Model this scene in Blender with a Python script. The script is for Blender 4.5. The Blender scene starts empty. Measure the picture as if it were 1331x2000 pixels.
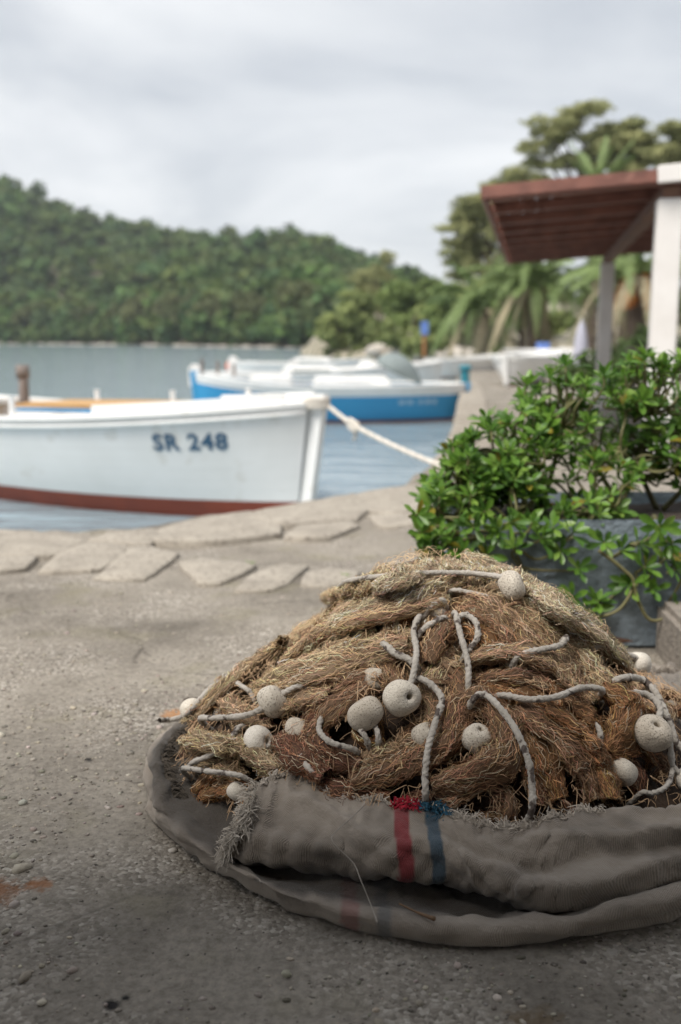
import bpy, bmesh, math, random
import numpy as np
from mathutils import Vector, Matrix

# ------------------------------------------------------------------ camera, sky, sun, exposure
SC = bpy.context.scene
COL = SC.collection
cam_d = bpy.data.cameras.new('camera'); cam = bpy.data.objects.new('camera', cam_d); COL.objects.link(cam)
cam.location = (0, 0, 1.04)
cam.rotation_euler = (math.radians(90 - 9.92), 0, 0)
cam_d.sensor_fit = 'VERTICAL'; cam_d.sensor_height = 36; cam_d.lens = 35
cam_d.clip_start = .05; cam_d.clip_end = 6000
cam_d.dof.use_dof = True; cam_d.dof.focus_distance = 1.98; cam_d.dof.aperture_fstop = 2.25
SC.camera = cam

SUN_EL, SUN_AZ = 56, 226            # azimuth measured clockwise from +Y (north): light comes from behind the left shoulder
w = bpy.data.worlds.new('World'); SC.world = w; w.use_nodes = True
nt = w.node_tree; nt.nodes.clear()
N = nt.nodes.new; LK = nt.links.new
sky = N('ShaderNodeTexSky'); sky.sky_type = 'NISHITA'; sky.sun_disc = False
sky.sun_elevation = math.radians(SUN_EL); sky.sun_rotation = math.radians(SUN_AZ)
b1 = N('ShaderNodeBackground'); b1.inputs['Strength'].default_value = .06; LK(sky.outputs[0], b1.inputs[0])
tc = N('ShaderNodeTexCoord'); sep = N('ShaderNodeSeparateXYZ'); LK(tc.outputs['Generated'], sep.inputs[0])
def wmath(op, a, b=None):
    n = N('ShaderNodeMath'); n.operation = op
    for i, v in enumerate((a, b)):
        if v is None: continue
        if isinstance(v, (int, float)): n.inputs[i].default_value = v
        else: LK(v, n.inputs[i])
    return n.outputs[0]
zz = wmath('ADD', wmath('MAXIMUM', sep.outputs[2], 0.0), .22)
cx_ = wmath('DIVIDE', sep.outputs[0], zz); cy_ = wmath('DIVIDE', sep.outputs[1], zz)
cmb = N('ShaderNodeCombineXYZ'); LK(cx_, cmb.inputs[0]); LK(cy_, cmb.inputs[1])
n1 = N('ShaderNodeTexNoise'); n1.inputs['Scale'].default_value = 1.1; n1.inputs['Detail'].default_value = 5; n1.inputs['Roughness'].default_value = .5
n1.inputs['Distortion'].default_value = .4
LK(cmb.outputs[0], n1.inputs['Vector'])
cr = N('ShaderNodeValToRGB'); LK(n1.outputs['Fac'], cr.inputs[0])
e = cr.color_ramp.elements; e[0].position = .38; e[0].color = (.475, .50, .535, 1); e[1].position = .63; e[1].color = (.78, .785, .79, 1)
b2 = N('ShaderNodeBackground'); b2.inputs['Strength'].default_value = .40; LK(cr.outputs[0], b2.inputs[0])
mx = N('ShaderNodeMixShader'); mx.inputs[0].default_value = .93; LK(b1.outputs[0], mx.inputs[1]); LK(b2.outputs[0], mx.inputs[2])
wo = N('ShaderNodeOutputWorld'); LK(mx.outputs[0], wo.inputs[0])

sd = bpy.data.lights.new('sun', 'SUN'); sd.energy = 1.5; sd.angle = math.radians(25); sd.color = (1, .95, .88)
sun = bpy.data.objects.new('sun', sd); COL.objects.link(sun)
az, el = math.radians(SUN_AZ), math.radians(SUN_EL)
sdir = Vector((math.sin(az) * math.cos(el), math.cos(az) * math.cos(el), math.sin(el)))
sun.rotation_euler = sdir.to_track_quat('Z', 'Y').to_euler()

SC.view_settings.view_transform = 'Standard'; SC.view_settings.look = 'None'
SC.view_settings.exposure = 1.72; SC.view_settings.gamma = 1
SC.cycles.use_denoising = True
SC.cycles.max_bounces = 6; SC.cycles.diffuse_bounces = 3; SC.cycles.glossy_bounces = 3; SC.cycles.transmission_bounces = 3
SC.cycles.caustics_reflective = False; SC.cycles.caustics_refractive = False

# ------------------------------------------------------------------ helpers
rng = np.random.default_rng(7); random.seed(7)
U = random.uniform

def mat(name, c1, c2=None, scale=4, rough=.7, bump=0, bscale=30, spots=None, spot_scale=20, spot_size=.3, detail=6,
        attr=False, metal=0, coat=0, contrast=.5, bdist=.01, sheen=0, trans=0, spec=.5):
    m = bpy.data.materials.new(name); m.use_nodes = True
    t = m.node_tree; nn = t.nodes; L = t.links.new
    p = nn['Principled BSDF']; p.inputs['Roughness'].default_value = rough; p.inputs['Metallic'].default_value = metal
    p.inputs['Coat Weight'].default_value = coat; p.inputs['Sheen Weight'].default_value = sheen
    p.inputs['Specular IOR Level'].default_value = spec
    tcn = nn.new('ShaderNodeTexCoord'); co = tcn.outputs['Object']
    col = None
    if attr:
        a = nn.new('ShaderNodeAttribute'); a.attribute_name = 'tone'; col = a.outputs['Color']
    else:
        c2 = c2 or tuple(x * .8 for x in c1)
        nz = nn.new('ShaderNodeTexNoise'); nz.inputs['Scale'].default_value = scale; nz.inputs['Detail'].default_value = detail
        L(co, nz.inputs['Vector'])
        r = nn.new('ShaderNodeValToRGB'); L(nz.outputs['Fac'], r.inputs[0])
        k = .5 * (1 - contrast) * .5
        r.color_ramp.elements[0].position = .5 - .12 - k; r.color_ramp.elements[1].position = .5 + .12 + k
        r.color_ramp.elements[0].color = (*c1, 1); r.color_ramp.elements[1].color = (*c2, 1)
        col = r.outputs[0]
    if spots:
        v = nn.new('ShaderNodeTexNoise'); v.inputs['Scale'].default_value = spot_scale; v.inputs['Detail'].default_value = 3
        L(co, v.inputs['Vector'])
        r2 = nn.new('ShaderNodeValToRGB'); L(v.outputs['Fac'], r2.inputs[0])
        r2.color_ramp.elements[0].position = spot_size; r2.color_ramp.elements[0].color = (1, 1, 1, 1)
        r2.color_ramp.elements[1].position = spot_size + .06; r2.color_ramp.elements[1].color = (0, 0, 0, 1)
        mxn = nn.new('ShaderNodeMix'); mxn.data_type = 'RGBA'; L(r2.outputs[0], mxn.inputs[0]); L(col, mxn.inputs[6])
        mxn.inputs[7].default_value = (*spots, 1); col = mxn.outputs[2]
    L(col, p.inputs['Base Color'])
    if trans:
        tr = nn.new('ShaderNodeBsdfTranslucent'); L(col, tr.inputs[0])
        ms = nn.new('ShaderNodeMixShader'); ms.inputs[0].default_value = trans
        L(p.outputs[0], ms.inputs[1]); L(tr.outputs[0], ms.inputs[2]); L(ms.outputs[0], nn['Material Output'].inputs[0])
    if bump:
        bn = nn.new('ShaderNodeTexNoise'); bn.inputs['Scale'].default_value = bscale; bn.inputs['Detail'].default_value = 5
        L(co, bn.inputs['Vector'])
        bb = nn.new('ShaderNodeBump'); bb.inputs['Strength'].default_value = bump; bb.inputs['Distance'].default_value = bdist
        L(bn.outputs['Fac'], bb.inputs['Height']); L(bb.outputs[0], p.inputs['Normal'])
    return m

def np_mesh(name, V, F, tone=None, smooth=False):
    V = np.asarray(V, dtype=np.float32).reshape(-1, 3); me = bpy.data.meshes.new(name)
    if isinstance(F, np.ndarray):
        nf, k = F.shape
        me.vertices.add(len(V)); me.vertices.foreach_set('co', V.ravel())
        me.loops.add(nf * k); me.loops.foreach_set('vertex_index', F.astype(np.int32).ravel())
        me.polygons.add(nf); me.polygons.foreach_set('loop_start', np.arange(nf, dtype=np.int32) * k)
        me.polygons.foreach_set('loop_total', np.full(nf, k, dtype=np.int32))
        me.update(calc_edges=True)
    else:
        me.from_pydata([tuple(map(float, v)) for v in V], [], F); me.update()
    if tone is not None:
        a = me.attributes.new('tone', 'FLOAT_COLOR', 'POINT')
        T = np.ones((len(V), 4), dtype=np.float32); T[:, :3] = tone
        a.data.foreach_set('color', T.ravel())
    if smooth: me.polygons.foreach_set('use_smooth', np.ones(len(me.polygons), dtype=bool))
    return me

def obj(name, me, m=None, parent=None, loc=None, rot=None):
    if m is not None and not me.materials: me.materials.append(m)
    o = bpy.data.objects.new(name, me); COL.objects.link(o)
    if parent: o.parent = parent
    if loc is not None: o.location = loc
    if rot is not None: o.rotation_euler = rot
    return o

def tag(o, label=None, cat=None, group=None, kind=None):
    if label: o['label'] = label
    if cat: o['category'] = cat
    if group: o['group'] = group
    if kind: o['kind'] = kind
    return o

def thing(name, label, cat, loc=(0, 0, 0), rotz=0, group=None):
    o = bpy.data.objects.new(name, None); COL.objects.link(o); o.location = loc; o.rotation_euler = (0, 0, rotz)
    o.empty_display_size = .1
    return tag(o, label, cat, group)

class MB:
    def __init__(s): s.V = []; s.F = []
    def add(s, V, F):
        k = len(s.V); s.V += [tuple(v) for v in V]; s.F += [tuple(i + k for i in f) for f in F]; return s
    def box(s, a, b, M=None, bev=0):
        bm = bmesh.new(); bmesh.ops.create_cube(bm, size=1)
        c = [(a[i] + b[i]) / 2 for i in range(3)]; d = [abs(b[i] - a[i]) for i in range(3)]
        for v in bm.verts: v.co = Vector([c[i] + v.co[i] * d[i] for i in range(3)])
        if bev: bmesh.ops.bevel(bm, geom=bm.edges[:], offset=bev, segments=2, affect='EDGES')
        if M: bm.transform(M)
        bm.verts.ensure_lookup_table()
        s.add([v.co[:] for v in bm.verts], [[v.index for v in f.verts] for f in bm.faces]); bm.free(); return s
    def tube(s, path, rad, n=8, cap=True):
        V, F = tube(path, rad, n, cap); return s.add(V, F)
    def obj(s, name, m, parent=None, smooth=False, loc=None, rot=None):
        return obj(name, np_mesh(name, s.V, s.F, smooth=smooth), m, parent, loc, rot)

def spline(pts, per=8, closed=False):
    P = [np.array(p, dtype=float) for p in pts]
    if len(P) < 2: return np.array(P)
    Q = [2 * P[0] - P[1]] + P + [2 * P[-1] - P[-2]]
    out = []
    for i in range(1, len(Q) - 2):
        a, b, c, d = Q[i - 1:i + 3]
        for k in range(per):
            t = k / per
            out.append(.5 * ((2 * b) + (c - a) * t + (2 * a - 5 * b + 4 * c - d) * t * t + (3 * b - a - 3 * c + d) * t ** 3))
    out.append(P[-1]); return np.array(out)

def frames(P):
    T = np.gradient(P, axis=0); T /= np.linalg.norm(T, axis=1)[:, None] + 1e-9
    up = np.array([0, 0, 1.]) if abs(T[0][2]) < .9 else np.array([1., 0, 0])
    Ns = []; n = up - T[0] * np.dot(up, T[0])
    for t in T:
        n = n - t * np.dot(n, t); n = n / (np.linalg.norm(n) + 1e-9); Ns.append(n)
    Ns = np.array(Ns); return T, Ns, np.cross(T, Ns)

def tube(path, rad, n=8, cap=True):
    P = np.array(path, dtype=float); k = len(P)
    R = np.full(k, rad) if np.isscalar(rad) else np.interp(np.linspace(0, 1, k), np.linspace(0, 1, len(rad)), rad)
    T, A, B = frames(P); th = np.linspace(0, 2 * np.pi, n, endpoint=False)
    V = P[:, None, :] + R[:, None, None] * (np.cos(th)[None, :, None] * A[:, None, :] + np.sin(th)[None, :, None] * B[:, None, :])
    V = V.reshape(-1, 3)
    F = [(i * n + j, i * n + (j + 1) % n, (i + 1) * n + (j + 1) % n, (i + 1) * n + j) for i in range(k - 1) for j in range(n)]
    if cap: F += [tuple(range(n))[::-1], tuple((k - 1) * n + j for j in range(n))]
    return V, F

def strands(P, rad, out=None):
    """P: (N,K,3) centre lines -> slightly arched fibre strips facing away from what they lie on; returns V, F quads"""
    Nn, K, _ = P.shape
    T = np.gradient(P, axis=1); T /= np.linalg.norm(T, axis=2)[..., None] + 1e-9
    if out is None: out = np.tile(np.array([-.1, -.62, .78]), (Nn, K, 1))
    A = np.cross(T, out); A /= np.linalg.norm(A, axis=2)[..., None] + 1e-9
    if np.ndim(rad) == 0: rad = np.full(Nn, rad)
    tp = np.ones(K); tp[-1] = .25; tp[0] = .4
    R = (np.asarray(rad)[:, None] * tp[None, :] * 1.1)[..., None]
    V = np.stack([P - R * A, P + R * A], axis=2)
    base = np.arange(Nn * K * 2).reshape(Nn, K, 2)
    F = np.stack([base[:, :-1, 0], base[:, :-1, 1], base[:, 1:, 1], base[:, 1:, 0]], axis=-1).reshape(-1, 4)
    return V.reshape(-1, 3), F

def grid_faces(nu, nv):
    a = np.arange(nu * nv).reshape(nu, nv)
    return np.stack([a[:-1, :-1], a[1:, :-1], a[1:, 1:], a[:-1, 1:]], axis=-1).reshape(-1, 4)

def vnoise(P, s, seed=0):
    """cheap smooth value noise, P (...,2) -> (...)"""
    r = np.random.default_rng(seed).random((64, 64)) * 2 - 1
    q = np.asarray(P) * s + 1000.5; i = np.floor(q).astype(int); f = q - i; f = f * f * (3 - 2 * f)
    x0, y0 = i[..., 0] % 64, i[..., 1] % 64; x1, y1 = (x0 + 1) % 64, (y0 + 1) % 64
    return (r[x0, y0] * (1 - f[..., 0]) + r[x1, y0] * f[..., 0]) * (1 - f[..., 1]) + (r[x0, y1] * (1 - f[..., 0]) + r[x1, y1] * f[..., 0]) * f[..., 1]

def copy_tree(o, parent=None):
    c = o.copy(); COL.objects.link(c)
    if parent: c.parent = parent
    for ch in o.children: copy_tree(ch, c)
    return c

# ------------------------------------------------------------------ materials
M = {}
M['stone'] = mat('pale_limestone', (.37, .332, .278), (.25, .222, .185), 6, .92, .9, 26, (.19, .165, .137), 45, .37)
M['mortar_wall'] = mat('quay_wall_stone', (.33, .29, .24), (.16, .14, .12), 2, .9, .6, 8)
M['white'] = mat('white_boat_paint', (.86, .855, .84), (.77, .765, .74), 2.5, .4, .12, 25, (.75, .735, .70), 5, .33)
M['white2'] = mat('weathered_white_paint', (.82, .80, .78), (.68, .65, .62), 3, .5, .1, 20)
M['red'] = mat('red_antifouling', (.27, .055, .025), (.19, .04, .022), 4, .6, .15, 40)
M['blue'] = mat('blue_boat_paint', (.04, .30, .55), (.035, .26, .50), 1.2, .35, .05, 30)
M['navy'] = mat('navy_lettering', (.03, .09, .17), (.05, .12, .2), 8, .5)
M['tan'] = mat('varnished_tan_wood', (.55, .33, .13), (.44, .25, .09), 5, .5, .2, 30)
M['grey_wood'] = mat('weathered_grey_wood', (.26, .22, .20), (.15, .125, .11), 6, .85, .4, 30)
M['brown_wood'] = mat('red_brown_stained_wood', (.27, .115, .084), (.13, .056, .043), 5, .5, .4, 18, (.25, .12, .09), 9, .33)
M['beam_wood'] = mat('grey_brown_beam', (.19, .095, .06), (.12, .065, .045), 4, .7, .3, 20)
M['rope'] = mat('pale_mooring_rope', (.72, .67, .60), (.58, .53, .46), 30, .9, .5, 120)
M['cord'] = mat('grey_float_line', (.50, .46, .41), (.33, .30, .26), 22, .8, .5, 160, (.09, .07, .06), 35, .36)
M['float'] = None
def fmat(c1, c2, sp, ss): return mat(
    'weathered_cork_white_float', c1, c2, 1.6, .85, .28, 10, sp, ss, .375, bdist=.06, detail=9)
M['fibre'] = mat('net_fibre', (1, 1, 1), rough=.75, attr=True, spec=.25)
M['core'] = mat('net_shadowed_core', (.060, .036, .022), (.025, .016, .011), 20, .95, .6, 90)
M['dry_leaf'] = mat('dry_brown_leaf', (.20, .115, .055), (.11, .06, .03), 25, .7)
M['twine'] = mat('pale_twine', (.33, .30, .26), (.25, .22, .19), 30, .9)
M['planter'] = mat('blue_grey_painted_concrete', (.20, .24, .275), (.145, .18, .21), 5, .75, .8, 38, bdist=.012)
M['soil'] = mat('planter_soil', (.05, .035, .025), (.03, .02, .015), 20, 1, .8, 30)
M['block'] = mat('rough_concrete', (.27, .235, .20), (.16, .14, .12), 30, .95, .9, 60)
M['stem'] = mat('green_brown_stem', (.17, .17, .065), (.11, .095, .045), 12, .7, .3, 60)
M['bark'] = mat('pine_bark', (.13, .095, .07), (.06, .045, .035), 3, .95, .8, 8)
M['leafmass'] = mat('foliage', (1, 1, 1), rough=.75, attr=True, trans=.25, spec=.2)
M['frond'] = mat('palm_frond_green', (.20, .27, .09), (.13, .19, .06), 2, .6, trans=.15)
M['dry_frond'] = mat('dry_palm_frond', (.36, .31, .20), (.26, .22, .14), 2, .8)
M['fruit'] = mat('orange_date_stalk', (.55, .20, .02), (.38, .12, .015), 4, .6)
M['orange'] = mat('faded_orange_plastic', (.72, .17, .07), (.6, .13, .06), 3, .5)
M['teal'] = mat('teal_painted_post', (.02, .20, .26), (.015, .15, .2), 4, .5)
M['signblue'] = mat('blue_sign', (.12, .22, .55), (.12, .2, .5), 2, .5)
M['canvas'] = mat('grey_green_canvas', (.23, .27, .265), (.17, .2, .2), 3, .8)
M['parasol'] = mat('pale_lilac_canvas', (.46, .46, .54), (.40, .40, .47), 3, .9)
M['metal'] = mat('grey_metal', (.4, .4, .4), (.3, .3, .3), 8, .4, metal=.8)
M['rock'] = mat('pale_shore_rock', (.56, .51, .45), (.38, .34, .29), .8, .9, .7, 3)
M['plaster'] = mat('porch_plaster', (.34, .31, .27), (.28, .25, .22), 2, .9, .3, 20)
M['cuttle'] = mat('rust_stain_tuft', (.35, .16, .06), (.25, .1, .04), 9, .9)

def ground_mat():
    m = bpy.data.materials.new('worn_exposed_aggregate_concrete'); m.use_nodes = True
    t = m.node_tree; nn = t.nodes; L = t.links.new; p = nn['Principled BSDF']; p.inputs['Roughness'].default_value = .88
    p.inputs['Specular IOR Level'].default_value = .3
    co = nn.new('ShaderNodeTexCoord').outputs['Object']
    def noise(s, d=6, r=.55):
        n = nn.new('ShaderNodeTexNoise'); n.inputs['Scale'].default_value = s; n.inputs['Detail'].default_value = d; n.inputs['Roughness'].default_value = r
        L(co, n.inputs['Vector']); return n.outputs['Fac']
    def ramp(f, stops):
        r = nn.new('ShaderNodeValToRGB'); L(f, r.inputs[0]); el = r.color_ramp.elements
        while len(el) < len(stops): el.new(.5)
        for x, (q, c) in zip(el, stops): x.position = q; x.color = (*c, 1) if len(c) == 3 else c
        return r.outputs[0]
    def mix(f, a, b, mode='MIX'):
        n = nn.new('ShaderNodeMix'); n.data_type = 'RGBA'; n.blend_type = mode
        if isinstance(f, float): n.inputs[0].default_value = f
        else: L(f, n.inputs[0])
        for i, v in ((6, a), (7, b)):
            if isinstance(v, tuple): n.inputs[i].default_value = (*v, 1)
            else: L(v, n.inputs[i])
        return n.outputs[2]
    base = ramp(noise(1.3, 8, .6), [(.28, (.09, .079, .066)), (.46, (.215, .192, .161)), (.60, (.285, .257, .218)), (.75, (.385, .355, .308))])
    fine = ramp(noise(55, 4, .7), [(.3, (.62, .60, .58)), (.55, (1, 1, 1)), (.78, (1.25, 1.22, 1.16))])
    c = mix(1.0, base, fine, 'MULTIPLY')
    v = nn.new('ShaderNodeTexVoronoi'); v.inputs['Scale'].default_value = 125; L(co, v.inputs['Vector'])
    hs = nn.new('ShaderNodeSeparateColor'); L(v.outputs['Color'], hs.inputs[0])
    peb = ramp(hs.outputs[0], [(0, (.10, .085, .07)), (.35, (.24, .21, .175)), (.75, (.36, .325, .28)), (1, (.60, .56, .50))])
    patch = ramp(noise(2.1, 5), [(.44, (0, 0, 0)), (.60, (1, 1, 1))])
    pf = nn.new('ShaderNodeMath'); pf.operation = 'MULTIPLY'; L(patch, pf.inputs[0]); pf.inputs[1].default_value = .6
    c = mix(pf.outputs[0], c, peb)
    # moss tint and dark pits
    c = mix(ramp(noise(3.3, 6), [(.55, (0, 0, 0)), (.75, (.5, .5, .5))]), c, (.17, .155, .085))
    c = mix(ramp(noise(70, 2), [(.27, (1, 1, 1)), (.33, (0, 0, 0))]), c, (.05, .042, .035))
    # hairline cracks
    vc = nn.new('ShaderNodeTexVoronoi'); vc.feature = 'DISTANCE_TO_EDGE'; vc.inputs['Scale'].default_value = 1.5
    wp = nn.new('ShaderNodeVectorMath'); wp.operation = 'MULTIPLY_ADD'; L(noise(5, 4), wp.inputs[0]); wp.inputs[1].default_value = (.3, .3, .3); L(co, wp.inputs[2]); L(wp.outputs[0], vc.inputs['Vector'])
    ck = nn.new('ShaderNodeMath'); ck.operation = 'MULTIPLY'; L(ramp(vc.outputs['Distance'], [(.0, (1, 1, 1)), (.012, (0, 0, 0))]), ck.inputs[0]); L(ramp(noise(1.7, 2), [(.48, (0, 0, 0)), (.6, (.8, .8, .8))]), ck.inputs[1])
    c = mix(ck.outputs[0], c, (.06, .05, .042))
    # rust stains and tar spots with places of their own
    for (x, y, r, colr, st) in [(-.66, 1.73, .062, (.19, .08, .032), .85), (-.58, 1.76, .030, (.23, .095, .036), .8), (-.70, 1.66, .05, (.13, .065, .03), .7), (-.47, 2.66, .045, (.38, .19, .08), .8),
                                (-.36, 1.42, .018, (.012, .01, .01), 1.), (-.345, 1.435, .009, (.012, .01, .01), 1.), (-.63, 2.34, .014, (.012, .01, .01), 1.), (.3, 1.36, .06, (.10, .06, .02), .6)]:
        vm = nn.new('ShaderNodeVectorMath'); vm.operation = 'DISTANCE'; L(co, vm.inputs[0]); vm.inputs[1].default_value = (x, y, 0)
        ad = nn.new('ShaderNodeMath'); ad.operation = 'MULTIPLY_ADD'; L(noise(48, 6, .7), ad.inputs[0]); ad.inputs[1].default_value = r * 1.9; L(vm.outputs['Value'], ad.inputs[2])
        f = ramp(ad.outputs[0], [(r * 1.4, (st, st, st)), (r * 1.95, (0, 0, 0))])
        c = mix(f, c, colr)
    L(c, p.inputs['Base Color'])
    vd = nn.new('ShaderNodeMath'); vd.operation = 'MULTIPLY'; L(v.outputs['Distance'], vd.inputs[0]); L(pf.outputs[0], vd.inputs[1])
    hb = nn.new('ShaderNodeMath'); hb.operation = 'MULTIPLY_ADD'; L(vd.outputs[0], hb.inputs[0]); hb.inputs[1].default_value = -1.0; L(noise(45, 7, .7), hb.inputs[2])
    bp = nn.new('ShaderNodeBump'); bp.inputs['Strength'].default_value = .9; bp.inputs['Distance'].default_value = .008
    L(hb.outputs[0], bp.inputs['Height']); L(bp.outputs[0], p.inputs['Normal'])
    return m
M['ground'] = ground_mat()

def water_mat():
    m = bpy.data.materials.new('calm_sea_water'); m.use_nodes = True
    t = m.node_tree; nn = t.nodes; L = t.links.new; p = nn['Principled BSDF']
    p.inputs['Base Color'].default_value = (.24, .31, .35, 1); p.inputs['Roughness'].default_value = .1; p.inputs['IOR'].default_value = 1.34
    co = nn.new('ShaderNodeTexCoord').outputs['Object']
    mp = nn.new('ShaderNodeMapping'); mp.inputs['Scale'].default_value = (.55, 1.5, 1); L(co, mp.inputs[0])
    a = nn.new('ShaderNodeTexNoise'); a.inputs['Scale'].default_value = 2.4; a.inputs['Detail'].default_value = 4; L(mp.outputs[0], a.inputs['Vector'])
    b = nn.new('ShaderNodeTexNoise'); b.inputs['Scale'].default_value = .35; b.inputs['Detail'].default_value = 2; L(mp.outputs[0], b.inputs['Vector'])
    ad = nn.new('ShaderNodeMath'); ad.operation = 'MULTIPLY_ADD'; L(b.outputs[0], ad.inputs[0]); ad.inputs[1].default_value = 1.5; L(a.outputs[0], ad.inputs[2])
    bp = nn.new('ShaderNodeBump'); bp.inputs['Strength'].default_value = .42; bp.inputs['Distance'].default_value = .12
    L(ad.outputs[0], bp.inputs['Height']); L(bp.outputs[0], p.inputs['Normal'])
    return m
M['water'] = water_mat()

def cloth_mat():
    m = mat('worn_sackcloth', (.47, .405, .34), (.285, .24, .195), 8, .95, 0, sheen=.15, spec=.15)
    t = m.node_tree; nn = t.nodes; L = t.links.new; p = nn['Principled BSDF']
    src = p.inputs['Base Color'].links[0].from_socket
    a = nn.new('ShaderNodeAttribute'); a.attribute_name = 'tone'
    sp = nn.new('ShaderNodeSeparateColor'); L(a.outputs['Color'], sp.inputs[0])
    col = src
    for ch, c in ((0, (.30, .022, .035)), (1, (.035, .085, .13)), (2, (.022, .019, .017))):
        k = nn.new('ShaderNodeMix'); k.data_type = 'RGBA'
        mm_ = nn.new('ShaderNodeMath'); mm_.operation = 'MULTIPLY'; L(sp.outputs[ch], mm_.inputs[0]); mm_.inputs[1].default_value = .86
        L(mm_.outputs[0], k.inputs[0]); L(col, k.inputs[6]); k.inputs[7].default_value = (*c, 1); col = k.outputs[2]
    L(col, p.inputs['Base Color'])
    co = nn.new('ShaderNodeTexCoord').outputs['Object']
    mp = nn.new('ShaderNodeMapping'); mp.inputs['Rotation'].default_value = (0, .2, .8); L(co, mp.inputs[0])
    wv = nn.new('ShaderNodeTexWave'); wv.inputs['Scale'].default_value = 125; wv.inputs['Distortion'].default_value = 1.2; wv.inputs['Detail'].default_value = 2; L(mp.outputs[0], wv.inputs[0])
    nz = nn.new('ShaderNodeTexNoise'); nz.inputs['Scale'].default_value = 22; nz.inputs['Detail'].default_value = 8; nz.inputs['Roughness'].default_value = .62; L(co, nz.inputs['Vector'])
    ad = nn.new('ShaderNodeMath'); ad.operation = 'MULTIPLY_ADD'; L(nz.outputs[0], ad.inputs[0]); ad.inputs[1].default_value = 16.; L(wv.outputs[0], ad.inputs[2])
    wm = nn.new('ShaderNodeMix'); wm.data_type = 'RGBA'; wm.blend_type = 'MULTIPLY'; wm.inputs[0].default_value = .30; L(col, wm.inputs[6]); L(wv.outputs[0], wm.inputs[7]); L(wm.outputs[2], p.inputs['Base Color'])
    bp = nn.new('ShaderNodeBump'); bp.inputs['Strength'].default_value = .6; bp.inputs['Distance'].default_value = .003
    L(ad.outputs[0], bp.inputs['Height']); L(bp.outputs[0], p.inputs['Normal'])
    return m
M['cloth'] = cloth_mat()
M['thread'] = mat('frayed_grey_thread', (1, 1, 1), rough=.95, attr=True, spec=.1)

# ------------------------------------------------------------------ setting: quay, water, shores, hills
EDGE = [(-30, 4.7)] + [(-6, 4.9), (-2.6, 5.25), (-1.9, 5.40), (-1.45, 5.35), (-1.12, 5.48), (-.86, 5.76), (-.5, 6.02), (-.24, 6.25), (.1, 6.6), (.46, 7.1), (.9, 8.9), (1.3, 11.5), (1.75, 15), (2.35, 19.6), (3.0, 26), (4.2, 33), (7, 38), (60, 44)]
EX = np.array([p[0] for p in EDGE]); EY = np.array([p[1] for p in EDGE])
xs = np.unique(np.round(np.concatenate([np.linspace(-30, -3, 14), np.linspace(-3, 3, 201), np.linspace(3, 8, 26), np.linspace(8, 60, 14), EX]), 3))
y1 = np.concatenate([np.linspace(-8, .4, 8), np.linspace(.42, 4.6, 170)]); tq = np.linspace(0, 1, 41)[1:]
X, Y = [], []
for x in xs:
    ed = np.interp(x, EX, EY) + .03 * math.sin(x * 23) * (1 if x < 3 else 0)
    yy = np.concatenate([y1, 4.6 + (ed - 4.6) * tq]); X.append(np.full(len(yy), x)); Y.append(yy)
X = np.array(X); Y = np.array(Y)
PQ = np.stack([X, Y], -1)
Z = .006 * vnoise(PQ, 1.7, 1) + .0035 * vnoise(PQ, 6, 2) + .0022 * vnoise(PQ, 19, 3) + .0016 * vnoise(PQ, 43, 4)
Z = Z + np.clip((Y - 4.2) * .5, 0, 1) * np.clip(.02 * vnoise(PQ, 3.1, 5), -.02, .02)
Z = Z - .010 * np.clip((Y - 4.15) * 3, 0, 1) * np.clip((X + 3.2) * 2, 0, 1) * np.clip((.5 - X) * 2, 0, 1)
V = np.stack([X, Y, Z], -1).reshape(-1, 3); nu, nv = X.shape
F = grid_faces(nu, nv)
# the wall under the edge
top = np.arange(nu) * nv + nv - 1; k0 = len(V)
Vw = V[top].copy(); Vw[:, 2] = -1.6; Vw[:, 1] -= .12
V = np.concatenate([V, Vw]); low = k0 + np.arange(nu)
F = np.concatenate([F, np.stack([top[:-1], top[1:], low[1:], low[:-1]], -1)])
quay = obj('quay', np_mesh('quay', V, F, smooth=True), M['ground']); tag(quay, kind='structure')

def slab(name, poly, ztop, zbot, m, parent, rough=.01, seed=0):
    r = random.Random(seed); pts = []
    n = len(poly)
    for i in range(n):
        a, b = poly[i], poly[(i + 1) % n]; L_ = math.hypot(b[0] - a[0], b[1] - a[1]); k = max(2, int(L_ / .09))
        for j in range(k):
            t = j / k; pts.append((a[0] + (b[0] - a[0]) * t + r.uniform(-rough, rough), a[1] + (b[1] - a[1]) * t + r.uniform(-rough, rough)))
    cx = sum(p[0] for p in pts) / len(pts); cy = sum(p[1] for p in pts) / len(pts)
    V, F = [], []; nn = len(pts)
    for ring, (s, z, jz) in enumerate([(1.0, zbot, 0), (1.0, ztop - .012, .004), (.985, ztop - .003, .003), (.95, ztop, .004), (.5, ztop + .003, .006)]):
        for p in pts: V.append((cx + (p[0] - cx) * s, cy + (p[1] - cy) * s, z + r.uniform(-jz, jz)))
    V.append((cx, cy, ztop + .004)); c = len(V) - 1
    for q in range(4):
        for i in range(nn): F.append((q * nn + i, q * nn + (i + 1) % nn, (q + 1) * nn + (i + 1) % nn, (q + 1) * nn + i))
    for i in range(nn): F.append((4 * nn + i, 4 * nn + (i + 1) % nn, c))
    return obj(name, np_mesh(name, V, F, smooth=True), m, parent)

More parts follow.
